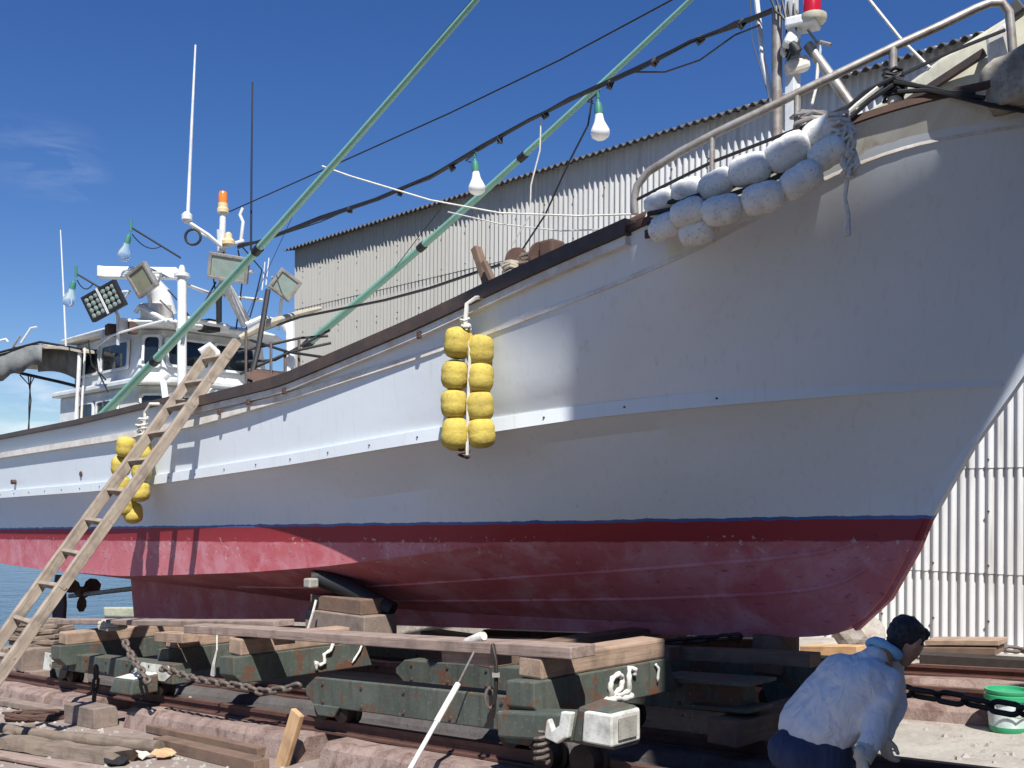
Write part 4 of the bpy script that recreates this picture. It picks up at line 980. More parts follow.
for a, b in ((.72, .78),): 
    MB().hexa([slip(-5.6, 7.35, .72), slip(-4.6, 7.35, .72), slip(-4.6, 7.8, .72), slip(-5.6, 7.8, .72), slip(-5.6, 7.35, .75), slip(-4.6, 7.35, .75), slip(-4.6, 7.8, .75), slip(-5.6, 7.8, .75)]).build('top_flange', 'green_steel', cC, m=SM)
    MB().hexa([slip(-5.2, 7.36, .5), slip(-4.6, 7.36, .5), slip(-4.6, 7.75, .5), slip(-5.2, 7.75, .5), slip(-5.2, 7.36, .53), slip(-4.6, 7.36, .53), slip(-4.6, 7.75, .53), slip(-5.2, 7.75, .53)]).build('bottom_flange', 'green_steel', cC, m=SM)
carriage(-11.4, -6.4, 10.75, .48, .74, 'green carriage on the far side of the keel', (-10.6, -7.2), .297)
# white painted splashes / end boxes
def splash(parent, pts, w, mat='whitewash', th=.012):
    MB().prism([slip(q, w, h) for q, h in pts], N * th).build('paint_splash', mat, parent, m=SM)
splash(cA, [(-15.38, .5), (-15.1, .5), (-15.05, .62), (-14.9, .64), (-14.95, .74), (-15.3, .75)], 5.722)
splash(cA, [(-12.5, .62), (-12.3, .56), (-11.6, .55), (-11.42, .64), (-11.5, .74), (-12.2, .75)], 5.722)
MB().hexa([slip(q, w, h) for q, w, h in ((-12.3, 5.35, .42), (-11.7, 5.35, .42), (-11.7, 5.7, .42), (-12.3, 5.7, .42), (-12.2, 5.38, .6), (-11.7, 5.38, .6), (-11.7, 5.7, .64), (-12.2, 5.7, .64))]).build('end_box', 'green_steel', cA, m=SM, bevel=.02)
MB().hexa([slip(q, w, h) for q, w, h in ((-12.2, 5.38, .605), (-11.72, 5.4, .605), (-11.72, 5.7, .645), (-12.2, 5.7, .645), (-12.15, 5.4, .612), (-11.75, 5.42, .612), (-11.75, 5.68, .655), (-12.15, 5.68, .655))]).build('paint_splash', 'whitewash', cA, m=SM)
eb = [slip(q, w, h) for q, w, h in ((-4.82, 5.4, .56), (-4.42, 5.4, .55), (-4.42, 5.7, .55), (-4.82, 5.7, .56), (-4.74, 5.38, .83), (-4.44, 5.38, .82), (-4.44, 5.7, .82), (-4.78, 5.7, .85))]
MB().hexa(eb).build('end_box', 'green_steel', cB, m=SM, bevel=.03)
MB().hexa([slip(q, w, h) for q, w, h in ((-4.68, 5.36, .59), (-4.41, 5.36, .58), (-4.41, 5.67, .58), (-4.43, 5.69, .6), (-4.66, 5.36, .81), (-4.41, 5.36, .8), (-4.41, 5.67, .8), (-4.44, 5.69, .81))]).build('paint_splash', 'whitewash', cB, m=SM, bevel=.03)
MB().hexa([slip(q, w, h) for q, w, h in ((-4.4, 5.42, .62), (-4.395, 5.42, .62), (-4.395, 5.62, .62), (-4.4, 5.62, .62), (-4.4, 5.42, .77), (-4.395, 5.42, .77), (-4.395, 5.62, .77), (-4.4, 5.62, .77))]).build('end_panel', 'stone', cB, m=SM, bevel=.01)
MB().prism([slip(q, 5.3, h) for q, h in ((-4.98, .6), (-4.86, .57), (-4.8, .61), (-4.76, .62), (-4.72, .8), (-4.82, .8), (-4.84, .7), (-4.9, .66), (-4.94, .74), (-4.96, .72))], N * .05).build('paint_splash', 'whitewash', cB, m=SM, bevel=.01)
MB().bar(slip(-5.6, 5.55, .62), slip(-4.8, 5.55, .66), .24, .2).build('end_arm', 'green_steel', cB, bevel=.02)
for q in (-5.35, -4.95): wheel(cB, q, 5.75, .37)
T('axle_spring', [slip(-5.02 + .05 * math.cos(k * .8), 5.32 + .05 * math.sin(k * .8), .42 + k * .006) for k in range(36)], .014, 'chain', cB, 6)
# cross beams with their timbers
CG = 'steel cross beams of the slipway cradle'
def cross(q, w0, w1, h0, h1, tim, label, wt0, wt1, wid=.3):
    e = empty('cross_beam', slip(q, (w0 + w1) / 2, h0), label, 'cross beam', CG, rot=-math.pi / 4)
    hh = h1 - h0
    poly = [slip(q - wid / 2, w0 + .1, h0), slip(q - wid / 2, w0, h0 + .1), slip(q - wid / 2, w0, h1), slip(q - wid / 2, w1 - .12, h1), slip(q - wid / 2, w1, h0)]
    MB().prism(poly, D * wid + UP * SL * wid).build('steel_beam', 'green_steel', e, m=SM, bevel=.012)
    if tim:
        p0 = slip(q + .0, wt0, h1 + tim / 2 + .004); p1 = slip(q + .0, wt1, h1 + tim / 2 + .004)
        beam('timber', p0, p1, wid * .85, tim, 'wood_beam', e, bevel=.02, rough=.006)
    return e
x1 = cross(-5.42, 5.5, 7.3, .66, .95, .17, 'green cross beam with pale timber on top, nearest the person', 5.62, 7.15)
x2 = cross(-9.75, 5.5, 7.3, .66, .95, .18, 'green cross beam carrying the timber block pile', 5.6, 7.0)
x3 = cross(-14.35, 5.5, 7.3, .62, .9, .17, 'green cross beam under the left end of the planks', 5.6, 7.4)
x4 = cross(-12.0, 5.9, 7.3, .6, .9, .15, 'green cross beam behind the hanging chain, second from the stern', 6.0, 7.4)
splash(x4, [(-11.84, .66), (-11.84, .66)], 5.9) if False else None
def squiggle(parent, q, pts, r=.022):
    P = [slip(q + .012 * ((k % 2)), w, h) for k, (w, h) in enumerate(pts)]
    sm = []
    for k in range(len(P) - 1):
        a, b = P[k], P[k + 1]; sm += [a.lerp(b, f) for f in (0, .35, .7)]
    MB().tube(sm + [P[-1]], [r * (.7 + .5 * abs(math.sin(k * 1.3))) for k in range(len(sm) + 1)], 7).build('rope_loop', 'rope_white', parent, smooth='all')
squiggle(x1, -5.26, [(6.4, .72), (6.36, .8), (6.4, .87), (6.47, .9), (6.53, .86), (6.5, .78), (6.42, .74), (6.5, .73), (6.62, .74), (6.6, .83), (6.62, .93), (6.68, .91), (6.68, .86)])
squiggle(x1, -5.26, [(6.3, .7), (6.38, .7), (6.46, .71), (6.55, .69), (6.66, .7)], .03)
squiggle(x2, -9.59, [(6.75, .99), (6.7, .9), (6.62, .86), (6.62, .77), (6.55, .74), (6.5, .8), (6.52, .7)], .02)
squiggle(x2, -9.59, [(7.0, .72), (7.1, .85), (7.18, .99)], .012)
squiggle(x1, -5.26, [(7.0, .76), (7.0, .88), (6.97, .92)], .012)
# staging planks
PG = 'staging planks laid along the cradle'
beam('wooden_plank', slip(-10.9, 5.75, 1.2), slip(-5.0, 5.75, 1.165), .28, .09, 'wood_grey', None, rough=.004, label='long weathered plank lying on the two nearer cross beams', cat='plank', group=PG)
beam('wooden_plank', slip(-15.6, 6.1, 1.16), slip(-9.5, 6.05, 1.26), .26, .07, 'wood_grey', None, rough=.004, label='grey plank running from behind the ladder to the timber pile', cat='plank', group=PG)
# short packing pieces below planks
beam('packing_block', slip(-11.9, 5.85, 1.07), slip(-11.2, 5.85, 1.07), .22, .11, 'wood_beam', None, label='short pale packing block wedged under the plank by the hanging chain', cat='timber block')
beam('packing_block', slip(-6.6, 5.85, 1.06), slip(-5.95, 5.85, 1.06), .2, .1, 'wood_grey', None, label='short packing block under the plank by the paint roller', cat='timber block')
# timber pile with padded bilge arm, keel blocks
TB = 'timber blocks stacked under the hull'
def block(u0, u1, v0, v1, w, dep, mat, label, taper_=0):
    a = S(u0, v1, w); b = S(u1, v1, w); zt = S((u0 + u1) / 2, v0, w).z; zb = S((u0 + u1) / 2, v1, w).z
    q0, q1 = a.dot(D), b.dot(D)
    c = [D * q + N * w_ + UP * zb for q, w_ in ((q0, w), (q1, w), (q1, w + dep), (q0, w + dep))] + [D * q + N * w_ + UP * zt for q, w_ in ((q0 + taper_, w + taper_), (q1 - taper_, w + taper_), (q1 - taper_, w + dep), (q0 + taper_, w + dep))]
    return MB().hexa(c).build('timber_block', mat, None, bevel=.015, label=label, cat='timber block', group=TB)
block(305, 364, 613, 640, 7.35, .5, 'wood_block', 'dirty timber block on the cross beam, lower of the pile beside the plank')
block(310, 361, 597, 612.5, 7.4, .42, 'wood_dark', 'dark timber block, upper of the pile under the padded arm')
block(752, 781, 636, 674, 8.85, .36, 'wood_dark', 'dark keel block standing under the front of the keel')
block(420, 460, 634, 664, 8.85, .36, 'wood_dark', 'dark keel block under the middle of the keel')
pe = empty('bilge_arm', PB(335, 592, -1.4), 'black padded arm leaning against the red bottom', 'support arm')
pp = [PB(312, 579, -1.72), PB(322, 578, -1.62), PB(350, 589, -1.45), PB(393, 610, -1.2)]
MB().tube(pp, [.1, .12, .12, .1], 14).build('rubber_pad', 'black', pe, smooth=True)
MB().box(Matrix.Translation(PB(311, 583, -1.8)) @ Matrix.Rotation(-.78, 4, 'Z'), .14, .14, .12).build('pad_clamp', 'stone', pe, bevel=.02)
MB().tube([PB(316, 600, -1.8), PB(313, 612, -1.85), PB(307, 632, -1.9)], .016, 6).build('cord', 'rope_white', pe)

# ------------------------------------------------------------------ chains
def link_mesh(L, wd, r, mat):
    mb = MB(); pts = []; a = L / 2 - wd / 2; b = wd / 2 - r
    for k in range(8): an = -math.pi / 2 + math.pi * k / 7; pts.append(V((a + b * math.cos(an), b * math.sin(an), 0)))
    for k in range(8): an = math.pi / 2 + math.pi * k / 7; pts.append(V((-a + b * math.cos(an), b * math.sin(an), 0)))
    pts.append(pts[0]); pts.append(pts[1])
    mb.tube(pts, r, 8, caps=False)
    return mb.mesh('link', mat, Matrix.Identity(4), 'all')
def chain(label, pts, L, wd, r, mat, group='chains on the slipway', jitter=.15, cat='chain'):
    me = link_mesh(L, wd, r, mat); e = empty('chain', pts[0], label, cat, group)
    pitch = L - 2.2 * r; acc = 0; k = 0
    segs = [(a, b, (b - a).length) for a, b in zip(pts, pts[1:])]; tot = sum(s[2] for s in segs); s_ = L / 2
    while s_ < tot:
        d = s_
        for a, b, l in segs:
            if d <= l: break
            d -= l
        p = a.lerp(b, min(1, d / l)); x = (b - a).normalized()
        m = frame(x, UP if abs(x.z) < .9 else V((0, 1, 0))).to_4x4() @ Matrix.Rotation((math.pi / 2) * (k % 2) + math.pi / 4 + random.uniform(-jitter, jitter), 4, 'X'); m.translation = p
        place(bpy.data.objects.new('link', me), e, m); s_ += pitch; k += 1
    return e
chain('heavy dark chain stretched in front of the green pail', [W(884, 688, 6.5), W(950, 698, 6.2), W(1060, 718, 5.7)], .2, .105, .017, 'chain_dark', jitter=.05)
chain('rusty chain draped from the plank to the track beside the end box', [S(124, 640, 5.55), S(131, 655, 5.5), S(142, 672, 5.4), S(150, 684, 5.35)], .17, .1, .02, 'chain')
chain('rusty chain lying slack between the two near carriages', [S(160, 668, 5.5), S(175, 672, 5.5), S(195, 679, 5.5), S(225, 684, 5.5), S(242, 686, 5.55), S(262, 692, 5.6), S(285, 689, 5.65), S(300, 685, 5.7)], .15, .095, .019, 'chain')
chain('short chain hanging from the green cross beam under the planks', [S(96, 664, 5.45), S(96, 680, 5.45), S(94, 699, 5.45)], .2, .1, .02, 'chain_dark')
chain('thin chain lying by the far boards at the shed wall', [W(975, 645, 14.6), W(1000, 648, 14.4), W(1040, 652, 14.2)], .24, .13, .025, 'chain')
chain('short chain lying on the cross timber under the hull', [S(630, 646, 8.3), S(690, 640, 8.4), S(740, 636, 8.5)], .16, .09, .018, 'chain_dark')
# hook hanging at plank end (near the roller)
e = empty('lashing_hook', S(495, 700, 5.6), 'iron hook and strap hanging over the plank near the roller', 'hook')
MB().tube([S(491, 646, 5.9), S(493, 645, 5.6), S(496, 662, 5.58), S(496, 690, 5.58), S(494, 704, 5.58)], .016, 8).build('strap', 'chain_dark', e, smooth=True)
c = S(490, 698, 5.58); MB().tube([c + V((math.cos(a_ * .45) * .035, 0, math.sin(a_ * .45) * .08)) for a_ in range(15)], .014, 6).build('shackle', 'chain', e, smooth=True)
MB().box(Matrix.Translation(S(496, 675, 5.57)), .06, .05, .03).build('buckle', 'steel', e)
e = empty('cord', S(213, 672, 5.6), 'pale cord looped round the plank, its end hanging loose', 'cord')
MB().tube([S(218, 632, 5.9), S(217, 636, 5.58), S(217, 650, 5.58), S(214, 664, 5.58), S(213, 675, 5.6)], [.008, .008, .01, .02, .03], 6).build('rope', 'rope_white', e)
lash(S(112, 626, 5.95), .09, 30, .018, 'canvas_pale', 'rag_rope', None, (1.6, 1, .4)) if False else None
e = empty('rag', S(112, 628, 6.0), 'grey rag bundled on the plank behind the ladder foot', 'rag')
lash(S(112, 625, 6.0), .1, 40, .025, 'canvas_pale', 'cloth', e, (1.6, 1, .4))

# paint roller
p0 = W(398, 790, 7.6); p1 = S(458, 684, 5.55); p2 = S(474, 652, 5.62)
pr = empty('paint_roller', p0, 'paint roller on a long white pole leaning against the plank', 'paint roller')
MB().tube([p0, p0.lerp(p1, .62)], .019, 10).build('pole', 'white', pr, smooth=True)
pm = W(444, 695, (p1.y))
MB().tube([p0.lerp(p1, .62), p1], .025, 10).build('grip', 'rope_white', pr, smooth=True)
MB().tube([p1, p2, S(478, 643, 5.66), S(476, 641, 5.68)], .009, 8).build('wire_frame', 'steel', pr, smooth=True)
MB().tube([S(465, 644, 5.7), S(467, 643, 5.7), S(481, 637, 5.7), S(484, 636, 5.7)], [.03, .042, .042, .035], 14).build('roller_sleeve', 'rope_white', pr, smooth=True)

# ------------------------------------------------------------------ foreground timber
LG = 'logs lying on the slipway floor'
def log(px, r, label, flat=.8):
    pts = [G(u, v, r) for u, v in px]; n_ = 10; P = []
    for i in range(n_ + 1):
        t_ = i / n_ * (len(pts) - 1); k = min(int(t_), len(pts) - 2); P.append(pts[k].lerp(pts[k + 1], t_ - k) + V((random.uniform(-.01, .01), 0, random.uniform(-.01, .01))))
    m = frame(pts[-1] - pts[0], UP).to_4x4(); m.translation = pts[0]
    MB().tube(P, [r * random.uniform(.9, 1.08) for _ in P], 10).build('log', 'wood_log', None, m=m, smooth=40, label=label, cat='log', group=LG)
log([(-40, 722), (40, 735), (160, 748)], .07, 'round grey log lying behind the flat split timber')
log([(-50, 735), (-5, 740), (32, 728)], .055, 'short grey stick across the left ends of the timbers')
a, b = G(-40, 735, .07), G(126, 757, .07); r_ = frame(b - a, UP).to_4x4(); r_.translation = a; secs = []
for i in range(15):
    L_ = (b - a).length * i / 14; k = lambda x: random.uniform(-x, x)
    secs.append([r_ @ V((L_ + (k(.07) if i == 14 else 0), y + k(.012), z + k(.012))) for y, z in ((-.13, -.06), (.12, -.07), (.14, .02), (.05, .07), (-.1, .06))])
MB().sweep(secs).build('log', 'wood_log', None, m=r_, label='flat split timber with a broken end, frontmost on the floor', cat='log', group=LG)
beam('wood_wedge', S(279, 775, 5.3), S(298, 712, 5.36), .16, .06, 'wood_fresh', None, up=-N, bevel=.01, label='split orange board standing in the gap of the concrete track', cat='board')
beam('timber_baulk', G(160, 742, .06), G(262, 766, .06), .16, .12, 'wood_dark', None, label='dark squared timber lying before the concrete track', cat='timber')
beam('timber_baulk', slip(-13.2, 5.32, .12), slip(-12.3, 5.32, .12), .3, .24, 'wood_block', None, label='grey squared block filling the gap in the concrete track', cat='timber')
rr = random.Random(3)
for k, lab in enumerate(('torn white paper scrap lying by the split log', 'yellowish crumpled paper scrap right of the white scrap', 'dark paint-stained rag left of the white scrap')):
    u, v = ((142, 757), (163, 756), (118, 763))[k]; c = G(u, v, .02); mb = MB(); ring = []
    for j in range(11):
        a = j / 11 * 6.283; rad_ = rr.uniform(.05, .13); ring.append(c + D * math.cos(a) * rad_ * 1.5 + N * math.sin(a) * rad_ + UP * rr.uniform(.0, .05))
    top_ = c + UP * .06; k0 = len(ring)
    mb.add(ring + [p + UP * .008 for p in ring] + [c + UP * .05, c + UP * .058], [(j, (j + 1) % k0, 2 * k0) for j in range(k0)] + [(j + k0, (j + 1) % k0 + k0, 2 * k0 + 1) for j in range(k0)] + [(j, (j + 1) % k0, (j + 1) % k0 + k0, j + k0) for j in range(k0)])
    mb.build('paper_scrap', ('paper', 'wood_fresh', 'black')[k], None, label=lab, cat='scrap')
e = empty('rope_heap', G(35, 718, .0), 'tangled brown rope lying beside the concrete track', 'rope')
lash(G(38, 716, .05), .2, 90, .016, 'rust', 'rope', e, (2.2, 1, .15))
# loose chips and grit on the slipway floor
mb = MB(); rg = random.Random(11)
for k in range(900):
    if k < 620: q, w_ = rg.uniform(-17, -3.5), 5.35 - abs(rg.gauss(0, .8))
    elif k < 800: q, w_ = rg.uniform(-8, -1.5), rg.uniform(8.2, 10.2)
    else: q, w_ = rg.uniform(-14, -3), rg.uniform(6.4, 7.2)
    r_ = rg.choice((.012, .016, .02, .028, .04)); p = slip(q, w_, r_ * .3); a = rg.uniform(0, 6); pts = []
    for x, y in ((1, 0), (.2, .9), (-.9, .3), (-.3, -.8)): pts.append((x * math.cos(a) - y * math.sin(a), x * math.sin(a) + y * math.cos(a)))
    mb.add([p + V((x * r_ * rg.uniform(.7, 1.5), y * r_ * rg.uniform(.7, 1.4), -r_ * .3)) for x, y in pts] + [p + V((x * r_ * .5, y * r_ * .5, r_ * rg.uniform(.2, .5))) for x, y in pts], [(0, 1, 5, 4), (1, 2, 6, 5), (2, 3, 7, 6), (3, 0, 4, 7), (4, 5, 6, 7)])
mb.build('grit', 'stone', None, m=SM, label='loose grit and chips scattered over the slipway floor', cat='grit', kind='stuff')
beam('loose_board', G(-20, 752, .03), G(92, 771, .03), .16, .04, 'wood_grey', None, rough=.004, label='thin grey board half cut by the bottom edge of the picture', cat='board')
beam('loose_board', G(150, 728, .05), G(262, 752, .05), .12, .09, 'wood_dark', None, rough=.006, label='dark board lying against the front of the concrete track', cat='board')
beam('loose_board', G(-5, 700, .05), G(62, 712, .05), .2, .08, 'wood_block', None, rough=.006, label='short thick board lying below the ladder foot', cat='board')
# rocks
def rock(c, rad, label, seed, mat='conc', sq=(1, 1, .7)):
    bm = bmesh.new(); bmesh.ops.create_icosphere(bm, subdivisions=3, radius=1); rnd = random.Random(seed)
    dirs = [V((rnd.uniform(-1, 1), rnd.uniform(-1, 1), rnd.uniform(-1, 1))).normalized() for _ in range(11)]
    for v_ in bm.verts:
        d = v_.co.normalized(); k = min(1.0, min((rnd2 / max(.15, d.dot(q))) if d.dot(q) > .15 else 9 for q, rnd2 in zip(dirs, [.72 + .02 * i for i in range(11)])))
        k *= 1 + .03 * math.sin(d.x * 9 + seed) * math.sin(d.y * 11) ; v_.co = V((d.x * rad * k * sq[0], d.y * rad * k * sq[1], d.z * rad * k * sq[2]))
    me = bpy.data.meshes.new('rock'); bm.to_mesh(me); bm.free(); me.materials.append(M[mat])
    o = bpy.data.objects.new('rock', me); place(o, None, Matrix.Translation(c)); tag(o, label, 'rock', 'rocks around the slipway'); return o
rock(W(858, 632, 15.0), .38, 'large pale boulder behind the person, under the bow', 2, sq=(1.05, .8, .75))
KG = 'timbers cribbed up behind the ladder foot'
for k, (q0, w0, q1, w1, h, lab) in enumerate(((-18.2, 6.15, -16.6, 6.15, .18, 'lower crib timber on the near side, behind the ladder foot'), (-18.2, 6.75, -16.6, 6.75, .18, 'lower crib timber on the far side, behind the ladder foot'),
                                              (-17.8, 5.95, -17.8, 6.95, .53, 'upper crib timber nearer the left edge of the picture'), (-17.0, 5.95, -17.0, 6.95, .53, 'upper crib timber nearer the cross beams'))):
    beam('crib_timber', slip(q0, w0, h), slip(q1, w1, h), .3, .34, 'wood_block', None, rough=.008, label=lab, cat='timber', group=KG)
e = empty('rope_heap', slip(-17.4, 6.45, .72), 'heap of tan rope piled on the timber crib at the left edge', 'rope')
lash(slip(-17.4, 6.45, .92), .34, 110, .045, 'wood_log', 'rope', e, (1.25, 1.1, .55))
# timber stacks beyond the keel
SG = 'timbers stacked beyond the keel'
def tim(u0, u1, v, Y0, Y1, w, h, mat, label): beam('stacked_timber', W(u0, v, Y0), W(u1, v + 1, Y1), w, h, mat, None, rough=.008, label=label, cat='timber', group=SG)
tim(805, 862, 651, 14.5, 13.9, .3, .16, 'wood_fresh', 'sunlit orange timber beyond the keel, topmost at the bow')
tim(800, 850, 664, 14.2, 13.7, .3, .16, 'wood_beam', 'pale timber under the orange one beyond the bow')
tim(555, 690, 634, 15.0, 14.0, .3, .1, 'wood_fresh', 'long sunlit board seen in the gap below the hull')
tim(575, 745, 641, 14.2, 13.2, .25, .08, 'wood_grey', 'grey board lying in front of the sunlit board below the hull')
tim(930, 1003, 641, 14.6, 14.0, .5, .07, 'wood_beam', 'topmost board of the pile by the shed wall')
tim(925, 1000, 649, 14.6, 14.0, .55, .1, 'wood_dark', 'dark second board of the pile by the shed wall')
beam('stacked_timber', W(790, 672, 11.5), W(800, 625, 11.7), .12, .12, 'wood_grey', None, label='short grey prop standing beside the front keel block', cat='timber', group=SG) if False else None
beam('steel_channel', W(920, 660, 13.9), W(1060, 668, 13.2), .3, .2, 'chain_dark', None, label='dark steel channel lying before the board pile at the shed', cat='steel channel')

CT = 'old timbers lying inside the cradle'
def inner(q0, q1, w0, w1, h, wd, ht, mat, label): beam('cradle_timber', slip(q0, w0, h), slip(q1, w1, h), wd, ht, mat, None, rough=.008, label=label, cat='timber', group=CT)
inner(-9.2, -5.9, 8.2, 8.15, .86, .22, .14, 'wood_dark', 'dark timber lying lengthwise under the middle of the hull')
inner(-6.3, -4.5, 8.35, 8.3, .84, .2, .12, 'wood_dark', 'dark timber lying lengthwise under the bow beside the keel block')
inner(-13.5, -10.2, 7.9, 8.0, .92, .24, .14, 'wood_dark', 'dark timber lying under the stern behind the planks')
inner(-7.0, -6.9, 6.6, 9.6, .93, .24, .16, 'wood_dark', 'dark timber lying crosswise between the two near cross beams')
inner(-4.75, -4.7, 7.2, 10.4, .35, .3, .2, 'wood_dark', 'dark sleeper lying on the floor behind the person')
# ------------------------------------------------------------------ pail
pc_ = G(1008, 731, .0); s_ = pc_.y / F
pl = empty('paint_pail', pc_, 'white pail with green rim and base standing on the concrete', 'pail')
r0, r1 = 17.5 * s_, 21 * s_; hh = 42 * s_
rz = lambda f: lerp(r0, r1, f)
mt = Matrix.Translation(pc_)
MB().lathe(mt, [(r0 * .96, 0), (rz(0.0), .01), (rz(.14), hh * .14), (rz(.14) - .01, hh * .15)], 28).build('base_band', 'pail_green', pl, smooth=True)
MB().lathe(mt, [(rz(.14) - .004, hh * .13), (rz(.75) - .004, hh * .78)], 28).build('body', 'pail_white', pl, smooth=True)
MB().lathe(mt, [(rz(.75), hh * .72), (r1, hh * .76), (r1 + .012, hh * .78), (r1 + .012, hh * .88), (r1 - .005, hh * .9), (r1 + .008, hh * .95), (r1 + .008, hh), (r1 - .02, hh), (r1 - .025, hh * .93), (.02, hh * .93)], 28).build('lid', 'pail_green', pl, smooth=True)
MB().tube([pc_ + UP * hh * .85 + V((-r1, 0, 0)), pc_ + UP * hh * .5 + V((-r1 * .8, -r1 * .75, 0)), pc_ + UP * hh * .42 + V((0, -r1 - .02, 0)), pc_ + UP * hh * .5 + V((r1 * .8, -r1 * .75, 0)), pc_ + UP * hh * .85 + V((r1, 0, 0))], .008, 6).build('handle', 'steel', pl, smooth=True)

# ------------------------------------------------------------------ person
PY = 5.3
def capsule(mb, a, b, ra, rb, n=6):
    d = b - a
    pts = []; rs = []
    u_ = d.normalized()
    for k in range(4): an = math.pi / 2 * (1 - k / 4); pts.append(a - u_ * ra * math.sin(an)); rs.append(max(.002, ra * math.cos(an)))
    pts.append(a); rs.append(ra); pts.append(b); rs.append(rb)
    for k in range(1, 5): an = math.pi / 2 * k / 4; pts.append(b + u_ * rb * math.sin(an)); rs.append(max(.002, rb * math.cos(an)))
    mb.tube(pts, rs, 14)
def organic(mb, name, mat, parent, voxel, smooth_it=6, disp=0, dscale=.12):
    o = mb.build(name, mat, parent, smooth='all')
    r = o.modifiers.new('remesh', 'REMESH'); r.mode = 'VOXEL'; r.voxel_size = voxel; r.use_smooth_shade = True
    s = o.modifiers.new('smooth', 'SMOOTH'); s.iterations = smooth_it; s.factor = .5
    if disp:
        tx = bpy.data.textures.new(name + '_folds', 'CLOUDS'); tx.noise_scale = dscale; tx.noise_depth = 2
        d_ = o.modifiers.new('folds', 'DISPLACE'); d_.texture = tx; d_.strength = disp; d_.mid_level = .5; d_.texture_coords = 'LOCAL'
    return o
pel = W(812, 748, 5.4); che = W(856, 686, 5.3); nek = W(878, 656, 5.28); hed = W(906, 641, 5.3)
fdir = V((.92, .38, 0)).normalized(); lat = V((fdir.y, -fdir.x, 0))   # lat: towards the camera (person's right)
gnd = gz(pel.dot(D), pel.dot(N))
per = empty('person', V((pel.x, pel.y, gnd)), 'person bending over by the bow in blue-grey shirt and navy trousers', 'person')
shR = W(888, 682, 5.16); shL = W(886, 660, 5.46)
elR = W(874, 733, 5.08); haR = W(862, 760, 5.0)
elL = W(896, 705, 5.44); haL = W(884, 735, 5.3)
hipR = pel + lat * .1 - UP * .03; hipL = pel - lat * .1 - UP * .03
knR = V((hipR.x + .12, hipR.y + .02, gnd + .48)) + lat * .04; knL = V((hipL.x + .16, hipL.y + .05, gnd + .48)) - lat * .03
anR = V((knR.x - .12, knR.y, gnd + .08)); anL = V((knL.x - .1, knL.y, gnd + .08))
body = MB()
capsule(body, pel, che, .13, .13); capsule(body, che, nek, .12, .06); capsule(body, nek, hed - V((.03, 0, .02)), .055, .055)
body.ball(hed, (.085, .078, .112), 14)
hr = Matrix.Rotation(.0, 4, 'Z')
fd = V((.72, .3, -.62)).normalized()      # face looks forward and down
upv = V((.6, .25, .75)); upv = (upv - fd * upv.dot(fd)).normalized(); sd = fd.cross(upv)
capsule(body, hed + fd * .05 - upv * .05, hed + fd * .062 - upv * .085, .045, .03)      # jaw
capsule(body, hed + fd * .085 + upv * .01, hed + fd * .105 - upv * .025, .009, .014)     # nose
capsule(body, hed + fd * .075 + upv * .03 - sd * .035, hed + fd * .075 + upv * .03 + sd * .035, .014, .014)  # brow
capsule(body, hed + fd * .083 - upv * .055 - sd * .02, hed + fd * .083 - upv * .055 + sd * .02, .009, .009)  # lips
for sg in (-1, 1): capsule(body, hed + sd * sg * .08 + upv * .02, hed + sd * sg * .082 - upv * .03, .016, .012)
for sh, el, ha in ((shR, elR, haR), (shL, elL, haL)):
    capsule(body, che.lerp(nek, .7), sh, .07, .06); capsule(body, sh, el, .05, .042); capsule(body, el, ha, .042, .028)
for hp, kn, an in ((hipR, knR, anR), (hipL, knL, anL)):
    capsule(body, hp, kn, .085, .055); capsule(body, kn, an, .055, .038); capsule(body, an - UP * .02 - fdir * .05, an - UP * .045 + fdir * .13, .04, .03)
organic(body, 'body', 'skin', per, .011, 3)
for sg in (-1, 1): MB().ball(hed + fd * .078 + upv * .012 + sd * sg * .032, .011, 8).build('eye', 'bulb_white', per, smooth=True); MB().ball(hed + fd * .087 + upv * .012 + sd * sg * .032, .005, 8).build('pupil', 'black', per, smooth=True)
# hair / dark cap
hair = MB(); hair.ball(hed - fd * .02 + upv * .025, (.094, .088, .102), 14); capsule(hair, hed + fd * .04 + upv * .085 - sd * .03, hed + fd * .045 + upv * .082 + sd * .03, .034, .034)
capsule(hair, hed - fd * .04 - upv * .03, hed - fd * .03 - upv * .06, .06, .045)
hm = organic(hair, 'hair', 'hair', per, .007, 2, .022, .03)
tow = MB(); pts = [nek + V((0, 0, .02)) + fd * .0 + sd * math.cos(a * .55) * .085 + (fd * .35 + upv * .0) * math.sin(a * .55) * .2 - upv * .02 for a in range(12)]
tow.tube([nek.lerp(hed, .3) + sd * .08 * math.cos(a * .52) + (upv.cross(sd)) * .075 * math.sin(a * .52) - fd * .02 for a in range(13)], [.024 + .005 * math.sin(a * 2.1) for a in range(13)], 10)
organic(tow, 'towel', 'towel', per, .01, 2)
shirt = MB()
waist = W(816, 728, 5.38)
capsule(shirt, waist + lat * .085, che + lat * .1 + V((0, 0, .02)), .142, .14); capsule(shirt, waist - lat * .085, che - lat * .1 + V((0, 0, .02)), .142, .14)
capsule(shirt, waist - UP * .02, che, .15, .16)
capsule(shirt, che + lat * .09, shR, .13, .075); capsule(shirt, che - lat * .09, shL, .13, .085); capsule(shirt, che, nek - (hed - nek) * .1, .13, .07)
capsule(shirt, shR, elR, .078, .066); capsule(shirt, elR, elR.lerp(haR, .62), .066, .05)
capsule(shirt, shL, elL, .08, .064); capsule(shirt, elL, elL.lerp(haL, .9), .064, .05)
capsule(shirt, che + lat * .12, shR.lerp(elR, .35), .11, .08)
so_ = organic(shirt, 'shirt', 'shirt', per, .009, 10, .035, .22)
